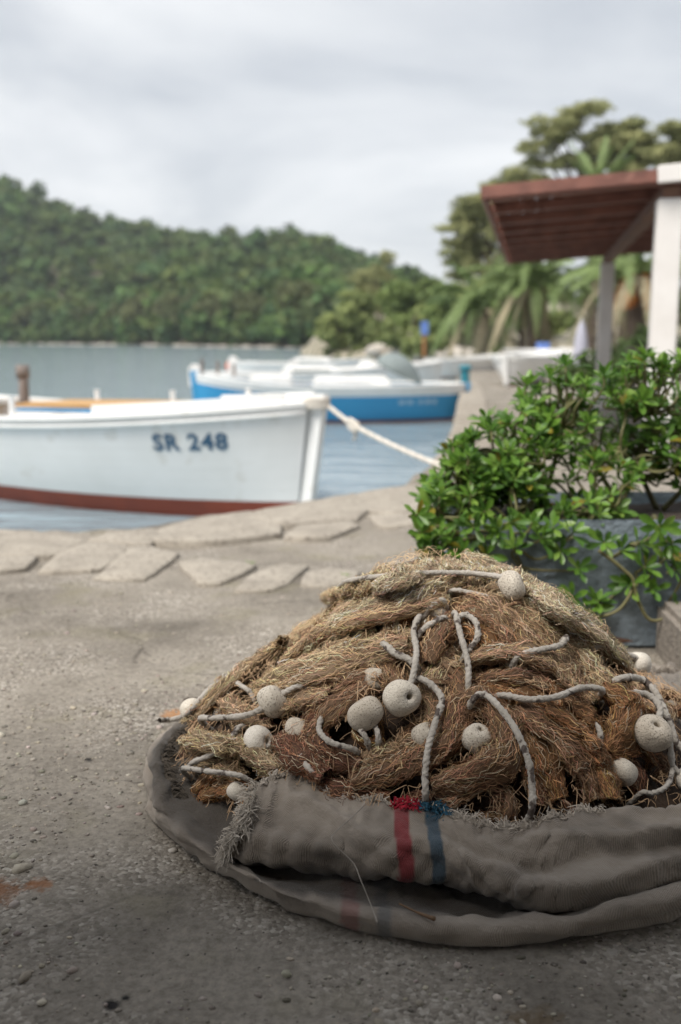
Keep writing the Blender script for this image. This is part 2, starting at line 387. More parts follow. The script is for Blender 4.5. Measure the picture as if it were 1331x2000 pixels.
STONES = [
 [(-2.001,5.195,0.035),(-1.835,5.267,0.035),(-1.661,5.238,0.035),(-1.316,5.015,0.035),(-1.381,4.689,0.035),(-1.628,4.654,0.035),(-1.835,4.619,0.035)],
 [(-1.771,4.642,0.025),(-1.637,4.677,0.025),(-1.463,4.688,0.025),(-1.443,4.414,0.025),(-1.531,4.362,0.025),(-1.661,4.342,0.025)],
 [(-1.358,4.665,0.03),(-1.288,4.973,0.03),(-1.122,4.934,0.03),(-1.055,4.833,0.03),(-1.069,4.508,0.03),(-1.087,4.382,0.03),(-1.337,4.361,0.03)],
 [(-1.046,4.818,0.028),(-0.96,4.868,0.028),(-0.787,4.698,0.028),(-0.831,4.31,0.028),(-0.857,4.212,0.028),(-1.06,4.222,0.028)],
 [(-0.736,4.487,0.03),(-0.651,4.574,0.03),(-0.396,4.465,0.03),(-0.441,4.272,0.03),(-0.524,4.12,0.03),(-0.604,4.12,0.03)],
 [(-0.312,4.437,0.022),(-0.248,4.469,0.022),(-0.162,4.437,0.022),(-0.23,4.117,0.022),(-0.289,4.028,0.022),(-0.434,4.028,0.022),(-0.393,4.237,0.022)],
 [(-1.295,5.003,0.04),(-1.223,5.183,0.04),(-1.022,5.285,0.04),(-0.95,5.098,0.04),(-0.968,4.885,0.04),(-1.167,4.937,0.04)],
 [(-0.993,5.157,0.045),(-0.918,5.395,0.045),(-0.725,5.656,0.045),(-0.549,5.832,0.045),(-0.346,5.49,0.045),(-0.341,5.186,0.045),(-0.642,4.991,0.045),(-0.93,4.991,0.045)],
 [(-0.555,5.731,0.05),(-0.331,6.026,0.05),(-0.083,6.268,0.05),(0.083,6.484,0.05),(0.169,5.931,0.05),(0.072,5.594,0.05),(-0.216,5.463,0.05),(-0.334,5.431,0.05)],
 [(0.082,6.396,0.05),(0.258,6.668,0.05),(0.479,6.862,0.05),(0.703,6.963,0.05),(0.786,6.44,0.05),(0.571,5.931,0.05),(0.286,5.802,0.05),(0.153,5.912,0.05)],
 [(-0.149,4.324,0.02),(-0.059,4.415,0.02),(0.079,4.344,0.02),(0.054,4.189,0.02),(-0.055,4.08,0.02),(-0.164,4.098,0.02)],
 [(-0.228,5.414,0.03),(0.042,5.573,0.03),(0.098,5.414,0.03),(-0.068,5.122,0.03),(-0.283,5.122,0.03)],
 [(0.163,5.741,0.03),(0.413,5.883,0.03),(0.617,5.776,0.03),(0.531,5.508,0.03),(0.239,5.414,0.03)],
]
for i, p in enumerate(STONES):
    zt = p[0][2] * .62; cx = sum(q[0] for q in p) / len(p); cy = sum(q[1] for q in p) / len(p)
    p = [(cx + (q[0] - cx) * 1.08, cy + (q[1] - cy) * 1.08) for q in p]; slab('stone', p, zt, -.12 if i in (0, 6, 7, 8, 9) else -.03, M['stone'], quay, .006, i)
for i in range(46):     # coping and rubble further along both arms of the quay
    if i < 8: x = -2.7 - i * .62
    else: x = .75 + (i - 8) * .052
    ye = float(np.interp(x, EX, EY)); xn = x + (.6 if i < 8 else .052); yn = float(np.interp(xn, EX, EY))
    if i < 8: q = [(x, ye - .01), (xn - .04, yn), (xn - .02, yn - .38), (x + .02, ye - .4)]; q = q[::-1]
    else: q = [(x, ye + .02), (x + .45, ye - .02), (xn + .44, yn - .06), (xn, yn - .04)]
    slab('stone', q, .035 + U(-.01, .01), -.14, M['stone'], quay, .012, 60 + i)
# quay wall stones facing the water on the near arm
r_ = random.Random(5)
for row in range(3):
    x = -4.2 + row * .2
    while x < .4:
        wd = r_.uniform(.3, .6); ya = float(np.interp(x, EX, EY)); yb = float(np.interp(x + wd, EX, EY))
        mb = MB(); ang = math.atan2(yb - ya, wd)
        mb.box((.012, -.13, -.24 * row - .33), (math.hypot(wd, yb - ya) - .012, -.01, -.24 * row - .12), bev=.02)
        mb.obj('stone', M['mortar_wall'], quay, loc=(x, ya, 0), rot=(0, 0, ang)); x += wd

# exposed pebbles in the worn concrete
ico = bmesh.new(); bmesh.ops.create_icosphere(ico, subdivisions=1, radius=1)
IV = np.array([v.co[:] for v in ico.verts]); IF = np.array([[v.index for v in f.verts] for f in ico.faces]); ico.free()
def zground(xy):
    return .006 * vnoise(xy, 1.7, 1) + .0035 * vnoise(xy, 6, 2) + .0022 * vnoise(xy, 19, 3) + .0016 * vnoise(xy, 43, 4)
def pebbles(n, seed, box, size, tone_rng):
    r = np.random.default_rng(seed); xy = np.stack([r.uniform(box[0], box[1], n * 3), r.uniform(box[2], box[3], n * 3)], -1)
    d = vnoise(xy, 2.0, 21) + .5 * vnoise(xy, 5, 22); keep = d + r.normal(0, .35, len(xy)) > .12; xy = xy[keep][:n]; n = len(xy)
    s = size * np.exp(r.normal(0, .42, n)); a = r.uniform(0, 6.28, n); asp = r.uniform(.55, 1, n); hz = r.uniform(.25, .5, n)
    J = IV[None] * (1 + r.normal(0, .13, (n, len(IV), 1)))
    x = J[..., 0] * s[:, None]; y = J[..., 1] * (s * asp)[:, None]; z = J[..., 2] * (s * hz)[:, None]
    Vv = np.stack([xy[:, 0, None] + x * np.cos(a)[:, None] - y * np.sin(a)[:, None], xy[:, 1, None] + x * np.sin(a)[:, None] + y * np.cos(a)[:, None], zground(xy)[:, None] + z + (s * .05)[:, None]], -1)
    Ff = (IF[None] + (np.arange(n) * len(IV))[:, None, None]).reshape(-1, 3)
    t = r.uniform(*tone_rng, n)[:, None] * (np.array([1, .89, .74]) + r.normal(0, .03, (n, 3)))
    return Vv.reshape(-1, 3), Ff, np.repeat(np.clip(t, .03, .8), len(IV), axis=0)
M['pebble'] = mat('exposed_pebble', (1, 1, 1), rough=.85, attr=True, bump=.3, bscale=120, spec=.3)
parts = [pebbles(6500, 31, (-1.1, 1.1, 1.15, 3.2), .0034, (.10, .40)), pebbles(260, 32, (-1.2, .3, 1.3, 3.0), .0075, (.2, .5)), pebbles(1000, 33, (-1.9, 1.5, 2.6, 4.6), .0045, (.2, .4))]
off = 0; Vs, Fs, Ts = [], [], []
for v, f, t in parts: Vs.append(v); Fs.append(f + off); Ts.append(t); off += len(v)
pb = obj('pebbles', np_mesh('pebbles', np.concatenate(Vs), np.concatenate(Fs), np.concatenate(Ts), smooth=True), M['pebble'])
tag(pb, 'pale pebbles exposed in the worn concrete of the quay', 'pebbles', kind='stuff')

# sea
S_ = 3000
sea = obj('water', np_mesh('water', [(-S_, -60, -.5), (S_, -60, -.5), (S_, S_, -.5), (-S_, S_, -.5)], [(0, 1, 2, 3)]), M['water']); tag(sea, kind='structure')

# shore on the right, running back to the wooded point
SHX = np.array([-5.5, -4, -2, 2, 5, 8, 12, 16, 70]); SHY = np.array([125, 92, 83, 74, 60, 47, 37, 33, 30])
xs = np.linspace(-5.5, 70, 90); ts = np.linspace(0, 1, 60) ** 1.6
X = np.repeat(xs[:, None], 60, 1); Y = np.interp(X, SHX, SHY) + ts[None] * 110
D = Y - np.interp(X, SHX, SHY)
Z = -.9 + np.clip((X + 5.6) / 3.5, 0, 1) * (1.0 * np.clip(D / 2.2, 0, 1) + np.clip((D - 3) * .055, 0, 7)) + .25 * vnoise(np.stack([X, Y], -1), .35, 8) * np.clip(D, 0, 1)
M['shore'] = mat('stony_shore', (.42, .37, .30), (.30, .265, .2), .6, .95, .6, 2, (.10, .10, .05), .8, .46)
tag(obj('shore', np_mesh('shore', np.stack([X, Y, Z], -1), grid_faces(90, 60), smooth=True), M['shore']), kind='structure')

# far wooded hills
AZ = np.array([-40, -30, -19, -13, -7, -1.8, 0, 3, 6, 12, 25, 40.])
D0 = np.array([330, 300, 255, 225, 175, 145, 140, 140, 150, 170, 200, 220.])
RD = np.array([430, 410, 375, 350, 320, 300, 300, 290, 280, 280, 300, 320.])
RE = np.array([76, 68, 53.5, 35, 27, 25, 22, 14.5, 6.5, 4, 4, 5.])
az_ = np.linspace(-40, 40, 161); tt = np.linspace(0, 1, 50)
A = np.repeat(az_[:, None], 50, 1); T_ = np.repeat(tt[None], 161, 0)
d0 = np.interp(A, AZ, D0); rd = np.interp(A, AZ, RD); re_ = np.interp(A, AZ, RE)
def hill(T, d0, rd, re_, A):
    R = d0 + (rd - d0) * np.minimum(T * 1.35, 1) + np.maximum(T * 1.35 - 1, 0) * 600
    s = np.minimum(T * 1.35, 1); z = -.9 + re_ * (s ** 1.15 * (1.6 - .6 * s)) * .97 + 1.6 * np.minimum(s * 12, 1)
    z = z - np.maximum(T * 1.35 - 1, 0) * 60
    return np.sin(np.radians(A)) * R, np.cos(np.radians(A)) * R, z
HX, HY, HZ = hill(T_, d0, rd, re_, A)
HZ = HZ + 1.2 * vnoise(np.stack([HX, HY], -1), .02, 9) * T_
M['hill'] = mat('wooded_hillside_floor', (.055, .06, .03), (.09, .075, .05), .08, 1)
tag(obj('hills', np_mesh('hills', np.stack([HX, HY, HZ], -1), grid_faces(161, 50), smooth=True), M['hill']), kind='structure')
# pale strip of rocks at the far waterline
strip = MB()
for a in np.arange(-28, 2, .12):
    d = float(np.interp(a, AZ, D0)) + U(-1.5, 1.5); x, y = math.sin(math.radians(a)) * d, math.cos(math.radians(a)) * d; s = U(.25, .8)
    strip.add([(x + v[0] * s * U(1, 1.5), y + v[1] * s, -.5 + v[2] * s * .5) for v in IV], IF.tolist())
tag(strip.obj('shore_rocks', M['rock']), 'pale rocks along the waterline under the wooded hill', 'rocks', kind='stuff')

# ------------------------------------------------------------------ trees and other vegetation
def leaf_cloud(lobes, n, size, r, c_dark, c_light, flat=.0, aspect=.6):
    """lobes: (cx,cy,cz,rx,ry,rz); many small leaf-clump faces spread through their volume"""
    lo = np.array(lobes, dtype=float); wgt = (lo[:, 3] * lo[:, 4] + lo[:, 3] * lo[:, 5]); wgt /= wgt.sum()
    idx = r.choice(len(lo), n, p=wgt); L_ = lo[idx]
    d = r.normal(size=(n, 3)); d /= np.linalg.norm(d, axis=1)[:, None]
    rad = r.uniform(.35, 1.08, n) ** .6 * (1 + flat * r.random(n) ** 3)
    C = L_[:, :3] + d * rad[:, None] * L_[:, 3:6]
    nrm = d * .8 + r.normal(size=(n, 3)) * .8 + np.array([0, 0, .5]); nrm /= np.linalg.norm(nrm, axis=1)[:, None]
    a = np.cross(nrm, r.normal(size=(n, 3))); a /= np.linalg.norm(a, axis=1)[:, None]; b = np.cross(nrm, a)
    s = size * r.uniform(.6, 1.4, n)[:, None]
    V = np.stack([C - a * s, C + b * s * aspect + nrm * s * .15, C + a * s, C - b * s * aspect + nrm * s * .15], 1)
    lt = r.uniform(0, 1, len(lo))[idx] * .55 + r.uniform(0, .45, n)
    T = np.array(c_dark)[None] * (1 - lt[:, None]) + np.array(c_light)[None] * lt[:, None]
    return V, np.arange(n * 4).reshape(n, 4), np.repeat(T, 4, axis=0)

def round_lobes(r, h, w, k, z0=.3):
    out = []
    for _ in range(k):
        a, q = r.uniform(0, 6.28), r.uniform(0, .62) ** .7; z = r.uniform(z0, .85)
        s = r.uniform(.26, .42)
        out.append((math.cos(a) * q * w / 2, math.sin(a) * q * w / 2, z * h, s * w * .5 * 1.15, s * w * .5 * 1.15, s * h * .42))
    out.append((0, 0, h * .82, w * .22, w * .22, h * .16)); return out

# the mass of the wood on the hills
G_D, G_L = (.042, .088, .034), (.165, .24, .085)
protos = []
for k in range(6):
    r = np.random.default_rng(100 + k)
    protos.append(leaf_cloud(round_lobes(r, 8.5, 8.0, 7, .35), 86, .85, r, G_D, G_L)[::2])
Vs, Ts = [], []; r = np.random.default_rng(55)
az0, tcount = -27.0, 0
for k in range(3300):
    a = r.uniform(-27, 14); t = r.uniform(.02, .80) ** .8 if k % 4 else r.uniform(.0, .09)
    x, y, z = hill(np.array(t), np.interp(a, AZ, D0), np.interp(a, AZ, RD), np.interp(a, AZ, RE), np.array(a))
    v, tn = protos[k % 6]; s = r.uniform(.45, .9) + .35 * r.random() ** 3; q = r.uniform(0, 6.28); c, sn = math.cos(q), math.sin(q)
    w_ = v.reshape(-1, 3) * s
    Vs.append(np.stack([w_[:, 0] * c - w_[:, 1] * sn + x, w_[:, 0] * sn + w_[:, 1] * c + y, w_[:, 2] * r.uniform(.85, 1.1) + z - 1.5], -1))
    f = r.uniform(.7, 1.2); Ts.append(tn * f * np.array([r.uniform(.85, 1.25), 1, r.uniform(.75, 1.25)]))
Vs = np.concatenate(Vs); wood = np_mesh('forest', Vs, np.arange(len(Vs)).reshape(-1, 4), np.concatenate(Ts))
tag(obj('forest', wood, M['leafmass']), 'dense green pine wood covering the hills across the bay', 'forest', kind='stuff')

# the trees along the far waterline, each with trunk and crown
proto_sh = []
for k in range(4):
    r = np.random.default_rng(200 + k); h = 1.0
    lb = round_lobes(r, 10, 8.5, 9, .45)
    v, f, t = leaf_cloud(lb, 420, .55, r, (.055, .075, .03), (.19, .20, .085))
    me = np_mesh('shore_crown', v, f, t); me.materials.append(M['leafmass'])
    mb = MB(); mb.tube(spline([(0, 0, -1), (U(-.3, .3), 0, 3), (U(-.6, .6), U(-.3, .3), 8)], 4), [.32, .22, .1], 6)
    for l in lb[:5]: mb.tube([(0, 0, 3.5), (l[0] * .6, l[1] * .6, l[2] * .75), l[:3]], [.14, .1, .04], 5)
    mt = np_mesh('shore_trunk', mb.V, mb.F); mt.materials.append(M['bark']); proto_sh.append((me, mt))
def tree_obj(name, label, me_c, me_t, loc, rz, s, group):
    t = thing(name, label, 'tree', loc, rz, group); t.scale = (s, s, s)
    obj('crown', me_c, None, t); obj('trunk', me_t, None, t); return t
r_ = random.Random(11)
for i, a in enumerate(np.arange(-20.5, -1.0, .62)):
    d = float(np.interp(a, AZ, D0)) + r_.uniform(3, 9); a = a + r_.uniform(-.2, .2)
    c, t = proto_sh[i % 4]
    tree_obj('pine_tree', 'round crowned pine in the row along the far waterline', c, t, (math.sin(math.radians(a)) * d, math.cos(math.radians(a)) * d, .3), r_.uniform(0, 6), r_.uniform(.75, 1.15) * (.72 + d / 900), 'pines along the far waterline')

# trees on the wooded point: (label, crown blobs (x,y,z,r), base, colours, leaf size)
OLIVE = ((.14, .18, .065), (.37, .42, .16)); GREEN = ((.10, .155, .05), (.28, .35, .12)); PINE = ((.155, .175, .075), (.46, .46, .22))
def crown_tree(name, label, blobs, base, colr, n, size, group=None, trunk_r=.18, flat=.75, seed=0):
    r = np.random.default_rng(seed); b = Vector(base)
    root = thing(name, label, 'tree', base, 0, group); lobes = []
    for (x, y, z, s) in blobs:
        for _ in range(7):
            d = r.normal(size=3); d /= np.linalg.norm(d); k = r.uniform(.3, 1.0)
            lobes.append((x + d[0] * s * k - b.x, y + d[1] * s * k - b.y, z + d[2] * s * k * flat - b.z, s * r.uniform(.25, .55), s * r.uniform(.25, .55), s * r.uniform(.2, .42) * flat))
    v, f, t = leaf_cloud(lobes, n, size, r, *colr, flat=.7 if name == 'pine_tree' else .35, aspect=.28 if name == 'pine_tree' else .55)
    obj('crown', np_mesh('crown', v, f, t), M['leafmass'], root)
    mb = MB(); tx = sum(q[0] for q in blobs) / len(blobs) - b.x; ty = sum(q[1] for q in blobs) / len(blobs) - b.y; zt = max(q[2] for q in blobs) - b.z
    tr = spline([(0, 0, -.4), (tx * .25 + .15, ty * .2, zt * .3), (tx * .7 - .1, ty * .7, zt * .6), (tx, ty, zt * .95)], 5)
    mb.tube(tr, [trunk_r, trunk_r * .75, trunk_r * .5, trunk_r * .25], 7); mb.obj('trunk', M['bark'], root, True)
    for (x, y, z, s) in blobs:
        e_ = np.array((x - b.x, y - b.y, z - b.z)); zi = min(len(tr) - 2, max(2, int(len(tr) * max(.25, (e_[2] - s) / max(zt, .1)) * .8)))
        st = tr[zi]; mid = (st + e_) / 2 + np.array([0, 0, -.12 * np.linalg.norm(e_ - st)])
        q = MB(); q.tube(spline([st, mid, e_ - np.array([0, 0, s * .2])], 4), [trunk_r * .4, trunk_r * .28, trunk_r * .1], 6); q.obj('limb', M['bark'], root, True)
    return root
def blobs(pts, radii): return [(*p, q) for p, q in zip(pts, radii)]
G_ = 'trees on the wooded point'
crown_tree('tree', 'low olive green round tree at the tip of the wooded point', blobs([(-1.058,82,1.449),(-0.021,82,2.671),(1.017,82,1.449),(-0.644,82,0.63)], [1.5, 1.6, 1.6, 1.2]), (0, 82, -.3), OLIVE, 2600, .26, G_, seed=1)
crown_tree('tree', 'olive green tree with a broad crown in the middle of the wooded point', blobs([(1.595,80,2.83),(2.61,80,1.837),(0.987,80,3.818),(2.211,80,0.64)], [1.7, 1.9, 1.3, 1.3]), (2, 80, -.3), OLIVE, 2600, .26, G_, seed=2)
crown_tree('pine_tree', 'lean pine rising above the other trees of the wooded point', blobs([(2.997,86,6.137),(2.441,86,5.084),(3.717,86,7.812),(1.488,86,5.926),(3.441,86,4.238)], [1.5, 1.4, .9, 1.0, 1.5]), (3.4, 86, -.2), PINE, 2000, .24, G_, seed=3)
crown_tree('tree', 'mid green rounded tree behind the moored boats on the point', blobs([(4.445,74,4.338),(5.573,74,3.427),(4.653,74,2.329),(3.897,74,3.244),(6.119,74,4.338)], [1.6, 1.7, 1.7, 1.3, 1.2]), (4.6, 74, 0), GREEN, 3000, .25, G_, seed=4)
crown_tree('tree', 'olive tree with bare lower limbs beside the blue sign', blobs([(3.493,66,1.205),(4.499,66,0.875),(5.491,66,1.698),(5.976,66,2.68)], [1.2, 1.3, 1.3, 1.2]), (4.9, 66, 0), OLIVE, 2400, .23, G_, seed=5)
crown_tree('tree', 'dark green tree filling the gap beside the drooping palm', blobs([(6.39,62,2.887),(7.196,62,1.658),(6.099,62,1.658),(7.321,62,3.193),(6.685,62,3.803)], [1.5, 1.4, 1.2, 1.2, 1.0]), (7, 62, .2), GREEN, 2600, .23, G_, seed=6)
crown_tree('pine_tree', 'tall open pine with layered flat pads beyond the pergola edge', blobs([(6.644,56,8.145),(7.884,56,8.465),(8.842,56,8.891),(10.075,56,9.263),(6.397,56,6.668),(7.644,56,6.938),(6.564,56,5.314),(7.534,56,5.721),(7.145,56,4.359),(8.637,56,6.263),(8.542,56,4.632)], [1.4, 1.7, 1.6, 1.4, 1.3, 1.8, 1.2, 1.7, 1.6, 1.9, 2.0]), (8.6, 56, .3), PINE, 16000, .17, 'tall pines', .3, .55, 7)
crown_tree('pine_tree', 'tall umbrella pine with a wide open crown above the pergola roof', blobs([(9.171,48,9.738),(10.079,48,10.633),(11.009,48,10.856),(9.865,48,10.075),(11.634,48,9.962),(12.57,48,10.075),(13.384,48,10.254),(13.763,48,9.738),(9.077,48,9.063),(11.433,48,9.175),(12.612,48,9.175),(14.252,48,9.401),(13.568,48,8.95),(10.261,48,8.95)], [1.0, 1.2, 1.3, 1.1, 1.2, 1.4, 1.3, 1.25, .85, 1.3, 1.3, 1.3, 1.4, .9]), (13.5, 48, .4), PINE, 16000, .15, 'tall pines', .3, .55, 8)
crown_tree('pine_tree', 'dense dark pine behind the white pergola gutter', blobs([(14.537,46,9.483),(15.307,46,9.805),(14.122,46,8.836),(16.13,46,9.268),(15.039,46,8.62)], [1.1, 1.2, 1.0, 1.3, 1.2]), (16.2, 46, .4), PINE, 8000, .16, 'tall pines', .28, .6, 9)

crown_tree('tree', 'broad olive green tree standing behind the drooping palms', blobs([(6.132,46,2.41),(7.394,46,2.864),(8.682,46,2.41),(9.742,46,1.955),(6.851,46,1.498),(8.421,46,3.316)], [1.3, 1.4, 1.4, 1.2, 1.2, 1.1]), (8.2, 46, .3), OLIVE, 5000, .2, 'trees behind the palms', seed=10)
crown_tree('tree', 'green tree seen between the white pergola posts', blobs([(11.389,44,2.784),(12.585,44,3.217),(13.824,44,2.784),(14.735,44,2.351),(12.972,44,2.133),(12.012,44,3.648)], [1.2, 1.2, 1.3, 1.2, 1.2, 1.0]), (13.2, 44, .3), GREEN, 5000, .18, 'trees behind the palms', seed=11)
# palms
def frond_mesh(name, L_, droop, n=42, m=None, lift=.6, wid=.42):
    P = []
    for i in range(13):
        t = i / 12; P.append((L_ * (t - .18 * droop * t ** 3), 0, L_ * (lift * t - droop * t ** 2.1)))
    P = np.array(P); V, F = tube(P, [.03, .018, .006], 4); V = [tuple(v) for v in V]; F = list(F)
    for i in range(n):
        t = .12 + .86 * i / n; k = t * 12; a = int(min(k, 11)); p = P[a] + (P[a + 1] - P[a]) * (k - a); d = P[a + 1] - P[a]; d /= np.linalg.norm(d)
        ll = wid * (math.sin(math.pi * min(t * .9 + .12, 1)) ** .6) * random.uniform(.85, 1.1)
        for s in (-1, 1):
            tip = p + d * ll * .65 + np.array([0, s * ll * .7, -ll * random.uniform(.1, .45)]); wv = d * .02; b0 = len(V)
            mid = (p + tip) / 2 + np.array([0, 0, .03])
            V += [tuple(p - wv), tuple(p + wv), tuple(mid + wv * 1.3), tuple(mid - wv * 1.3), tuple(tip)]
            F += [(b0, b0 + 1, b0 + 2, b0 + 3), (b0 + 3, b0 + 2, b0 + 4)]
    me = np_mesh(name, V, F); me.materials.append(m); return me
FR = [frond_mesh('frond', 2.6, d, m=M['frond'], lift=l) for d, l in ((.55, .75), (.85, .7), (1.2, .65))]
FR_UP = [frond_mesh('frond', 2.4, d, m=M['frond'], lift=l) for d, l in ((.25, .9), (.5, .9), (.8, .8))]
FD = [frond_mesh('dry_frond', 2.3, d, m=M['dry_frond'], lift=l, wid=.34) for d, l in ((1.35, .35), (1.6, .3), (1.9, .2))]
def palm(label, base, h, s, fr, n, ndry, fruit=0, seed=0):
    r = random.Random(seed); root = thing('palm_tree', label, 'palm', base, r.uniform(0, 6), 'palms on the waterfront')
    mb = MB(); mb.tube(spline([(0, 0, -.3), (.05, 0, h * .5), (0, .05, h)], 8), [.26, .22, .24, .2], 9); mb.obj('trunk', M['bark'], root)
    for k in range(n): 
        o = obj('frond', fr[k % 3], None, root, (0, 0, h), (r.uniform(-.5, .5), r.uniform(-.7, .45), k * 2.4 + r.uniform(-.5, .5))); o.scale = (s * r.uniform(.6, 1.1),) * 3
    for k in range(ndry):
        o = obj('dry_frond', FD[k % 3], None, root, (0, 0, h - .1), (r.uniform(-.5, .5), r.uniform(-.4, .6), k * 2.4 + r.uniform(-.5, .5))); o.scale = (s * r.uniform(.5, 1.05),) * 3
    for k in range(fruit):
        q = MB(); a = k * 6.28 / fruit
        for _ in range(16):
            e_ = (math.cos(a) * .55 + U(-.18, .18), math.sin(a) * .55 + U(-.18, .18), -.75 + U(-.2, .15))
            q.tube(spline([(0, 0, 0), (math.cos(a) * .4, math.sin(a) * .4, .05), e_], 4), [.025, .02, .03], 4)
        q.obj('fruit_stalk', M['fruit'], root, loc=(0, 0, h - .05))
    return root
palm('spreading palm with a skirt of drooping dry fronds beside the pergola', (6.6, 34.5, .1), 2.6, 1.05, FR, 54, 18, seed=1)
palm('low palm with arching dry tipped fronds behind the pale shore rocks', (5.6, 40, .2), 2.0, 1.15, FR, 46, 22, seed=2)
palm('palm with orange fruit stalks between the white pergola posts', (8.6, 29.5, .1), 2.7, 1.1, FR, 30, 10, 7, seed=3)
palm('tall palm with upright fronds showing above the pergola roof', (10.4, 42, .3), 6.7, .8, FR_UP, 26, 8, seed=4)
palm('shaggy palm half hidden by the thin white pergola post', (9.6, 36, .2), 3.0, 1.0, FR, 42, 16, seed=5)

def bush(label, lobes, n, size, colr, seed, group=None):
    r = np.random.default_rng(seed); b = (lobes[0][0], lobes[0][1], 0)
    root = thing('bush', label, 'bush', b, 0, group); lb = []
    for (x, y, z, s) in lobes:
        for _ in range(4):
            d = r.normal(size=3); d /= np.linalg.norm(d); lb.append((x + d[0] * s * .5 - b[0], y + d[1] * s * .5 - b[1], z + d[2] * s * .4, s * .55, s * .55, s * .5))
    v, f, t = leaf_cloud(lb, n, size, r, *colr); obj('foliage', np_mesh('foliage', v, f, t), M['leafmass'], root)
    mb = MB()
    for (x, y, z, s) in lobes: mb.tube(spline([(0, 0, -.1), ((x - b[0]) * .4, (y - b[1]) * .4, z * .5), (x - b[0], y - b[1], z)], 4), [.05, .03, .015], 5)
    mb.obj('stems', M['bark'], root)
DKG = ((.028, .055, .018), (.10, .145, .05))
bush('dark green oleander bush under the fruiting palm', [(7.2, 24, .55, .7), (7.9, 24, .8, .8), (6.6, 23.6, .45, .6), (8.6, 24.4, .7, .8), (7.5, 24.2, 1.15, .6)], 2600, .09, DKG, 31)
bush('light green tufted bush beside the folded pale parasol', [(4.75, 20.5, .35, .42), (5.15, 20.6, .5, .45), (5.5, 20.4, .35, .4)], 1600, .07, ((.05, .085, .025), (.16, .21, .08)), 32)
bush('straggly olive shrub at the foot of the blue sign', [(4.6, 57, .6, .9), (5.6, 57, .9, .9), (3.8, 58, .5, .7)], 1300, .16, OLIVE, 33)

# ------------------------------------------------------------------ pergola
pu = Vector((.189, .982, 0)); pv = Vector((.982, -.189, 0))     # along the posts, and inland
PZ = 2.12
pg = thing('pergola', 'red brown timber pergola on white posts beside the palms', 'pergola', (2.61, 8.2, 0))
p0 = Vector((2.68, 8.2, 0))
def pl(u, v, z): q = pu * u + pv * v; return (q.x, q.y, z)
Mp = Matrix(((pv.x, pu.x, 0, 0), (pv.y, pu.y, 0, 0), (0, 0, 1, 0), (0, 0, 0, 1)))     # local (v,u,z)
for u_ in (0, 6.95):
    mb = MB(); mb.box((-.1, u_ - .1, -.05), (.1, u_ + .1, PZ), Mp, .012)
    po = mb.obj('post', M['white2'], pg)
    q = MB(); q.box((-.125, u_ - .125, 0.0), (.125, u_ + .125, .12), Mp, .01); q.obj('post_base', M['white2'], po)
for u_ in (0, 6.95):
    mb = MB(); mb.box((3.4, u_ - .1, -.05), (3.6, u_ + .1, PZ + .2), Mp, .012); mb.obj('post', M['white2'], pg)
mb = MB(); mb.box((-.07, -.10, PZ + .001), (.07, 7.3, PZ + .098), Mp, .01); mb.obj('beam', M['beam_wood'], pg)
mb = MB(); mb.box((3.43, -.10, PZ + .205), (3.57, 7.3, PZ + .30), Mp, .01); mb.obj('beam', M['beam_wood'], pg)
sl = math.atan2(.10, 1.5)
Ms = Mp @ Matrix.Translation((0, 0, PZ + .105)) @ Matrix.Rotation(-sl, 4, 'Y')
for k in range(9):
    u_ = -.09 + k * .88
    mb = MB(); mb.box((-1.44, u_ - .045, .0), (3.7, u_ + .045, .085), Ms, .006); mb.obj('rafter', M['brown_wood'], pg)
r_ = random.Random(3)
for k in range(40):
    v0 = -1.42 + k * .128
    mb = MB(); mb.box((v0, -.16, .088 + r_.uniform(0, .004)), (v0 + .123, 7.2, .108), Ms); mb.obj('board', M['brown_wood'], pg)
mb = MB(); mb.box((-1.475, -.15, .0), (-1.445, 7.22, .112), Ms, .005); mb.obj('fascia', M['brown_wood'], pg)
mb = MB(); mb.box((-1.475, -.195, .012), (-.12, -.162, .112), Ms, .005); mb.obj('fascia', M['brown_wood'], pg)
mb = MB(); mb.box((-.118, -.215, .0), (3.7, -.164, .135), Ms, .008); mb.obj('gutter', M['white2'], pg)
# rail beside the terrace
rl = thing('wooden_rail', 'weathered wooden rail between the white pergola posts', 'rail', (4.35, 13.2, 0))
q = MB(); q.box((-.6, -.04, .86), (1.6, .04, .93), bev=.006); q.obj('top_rail', M['stone'], rl)
for x in (-.5, .5, 1.5): q = MB(); q.box((x - .035, -.035, 0), (x + .035, .035, .858), bev=.005); q.obj('post', M['grey_wood'], rl)

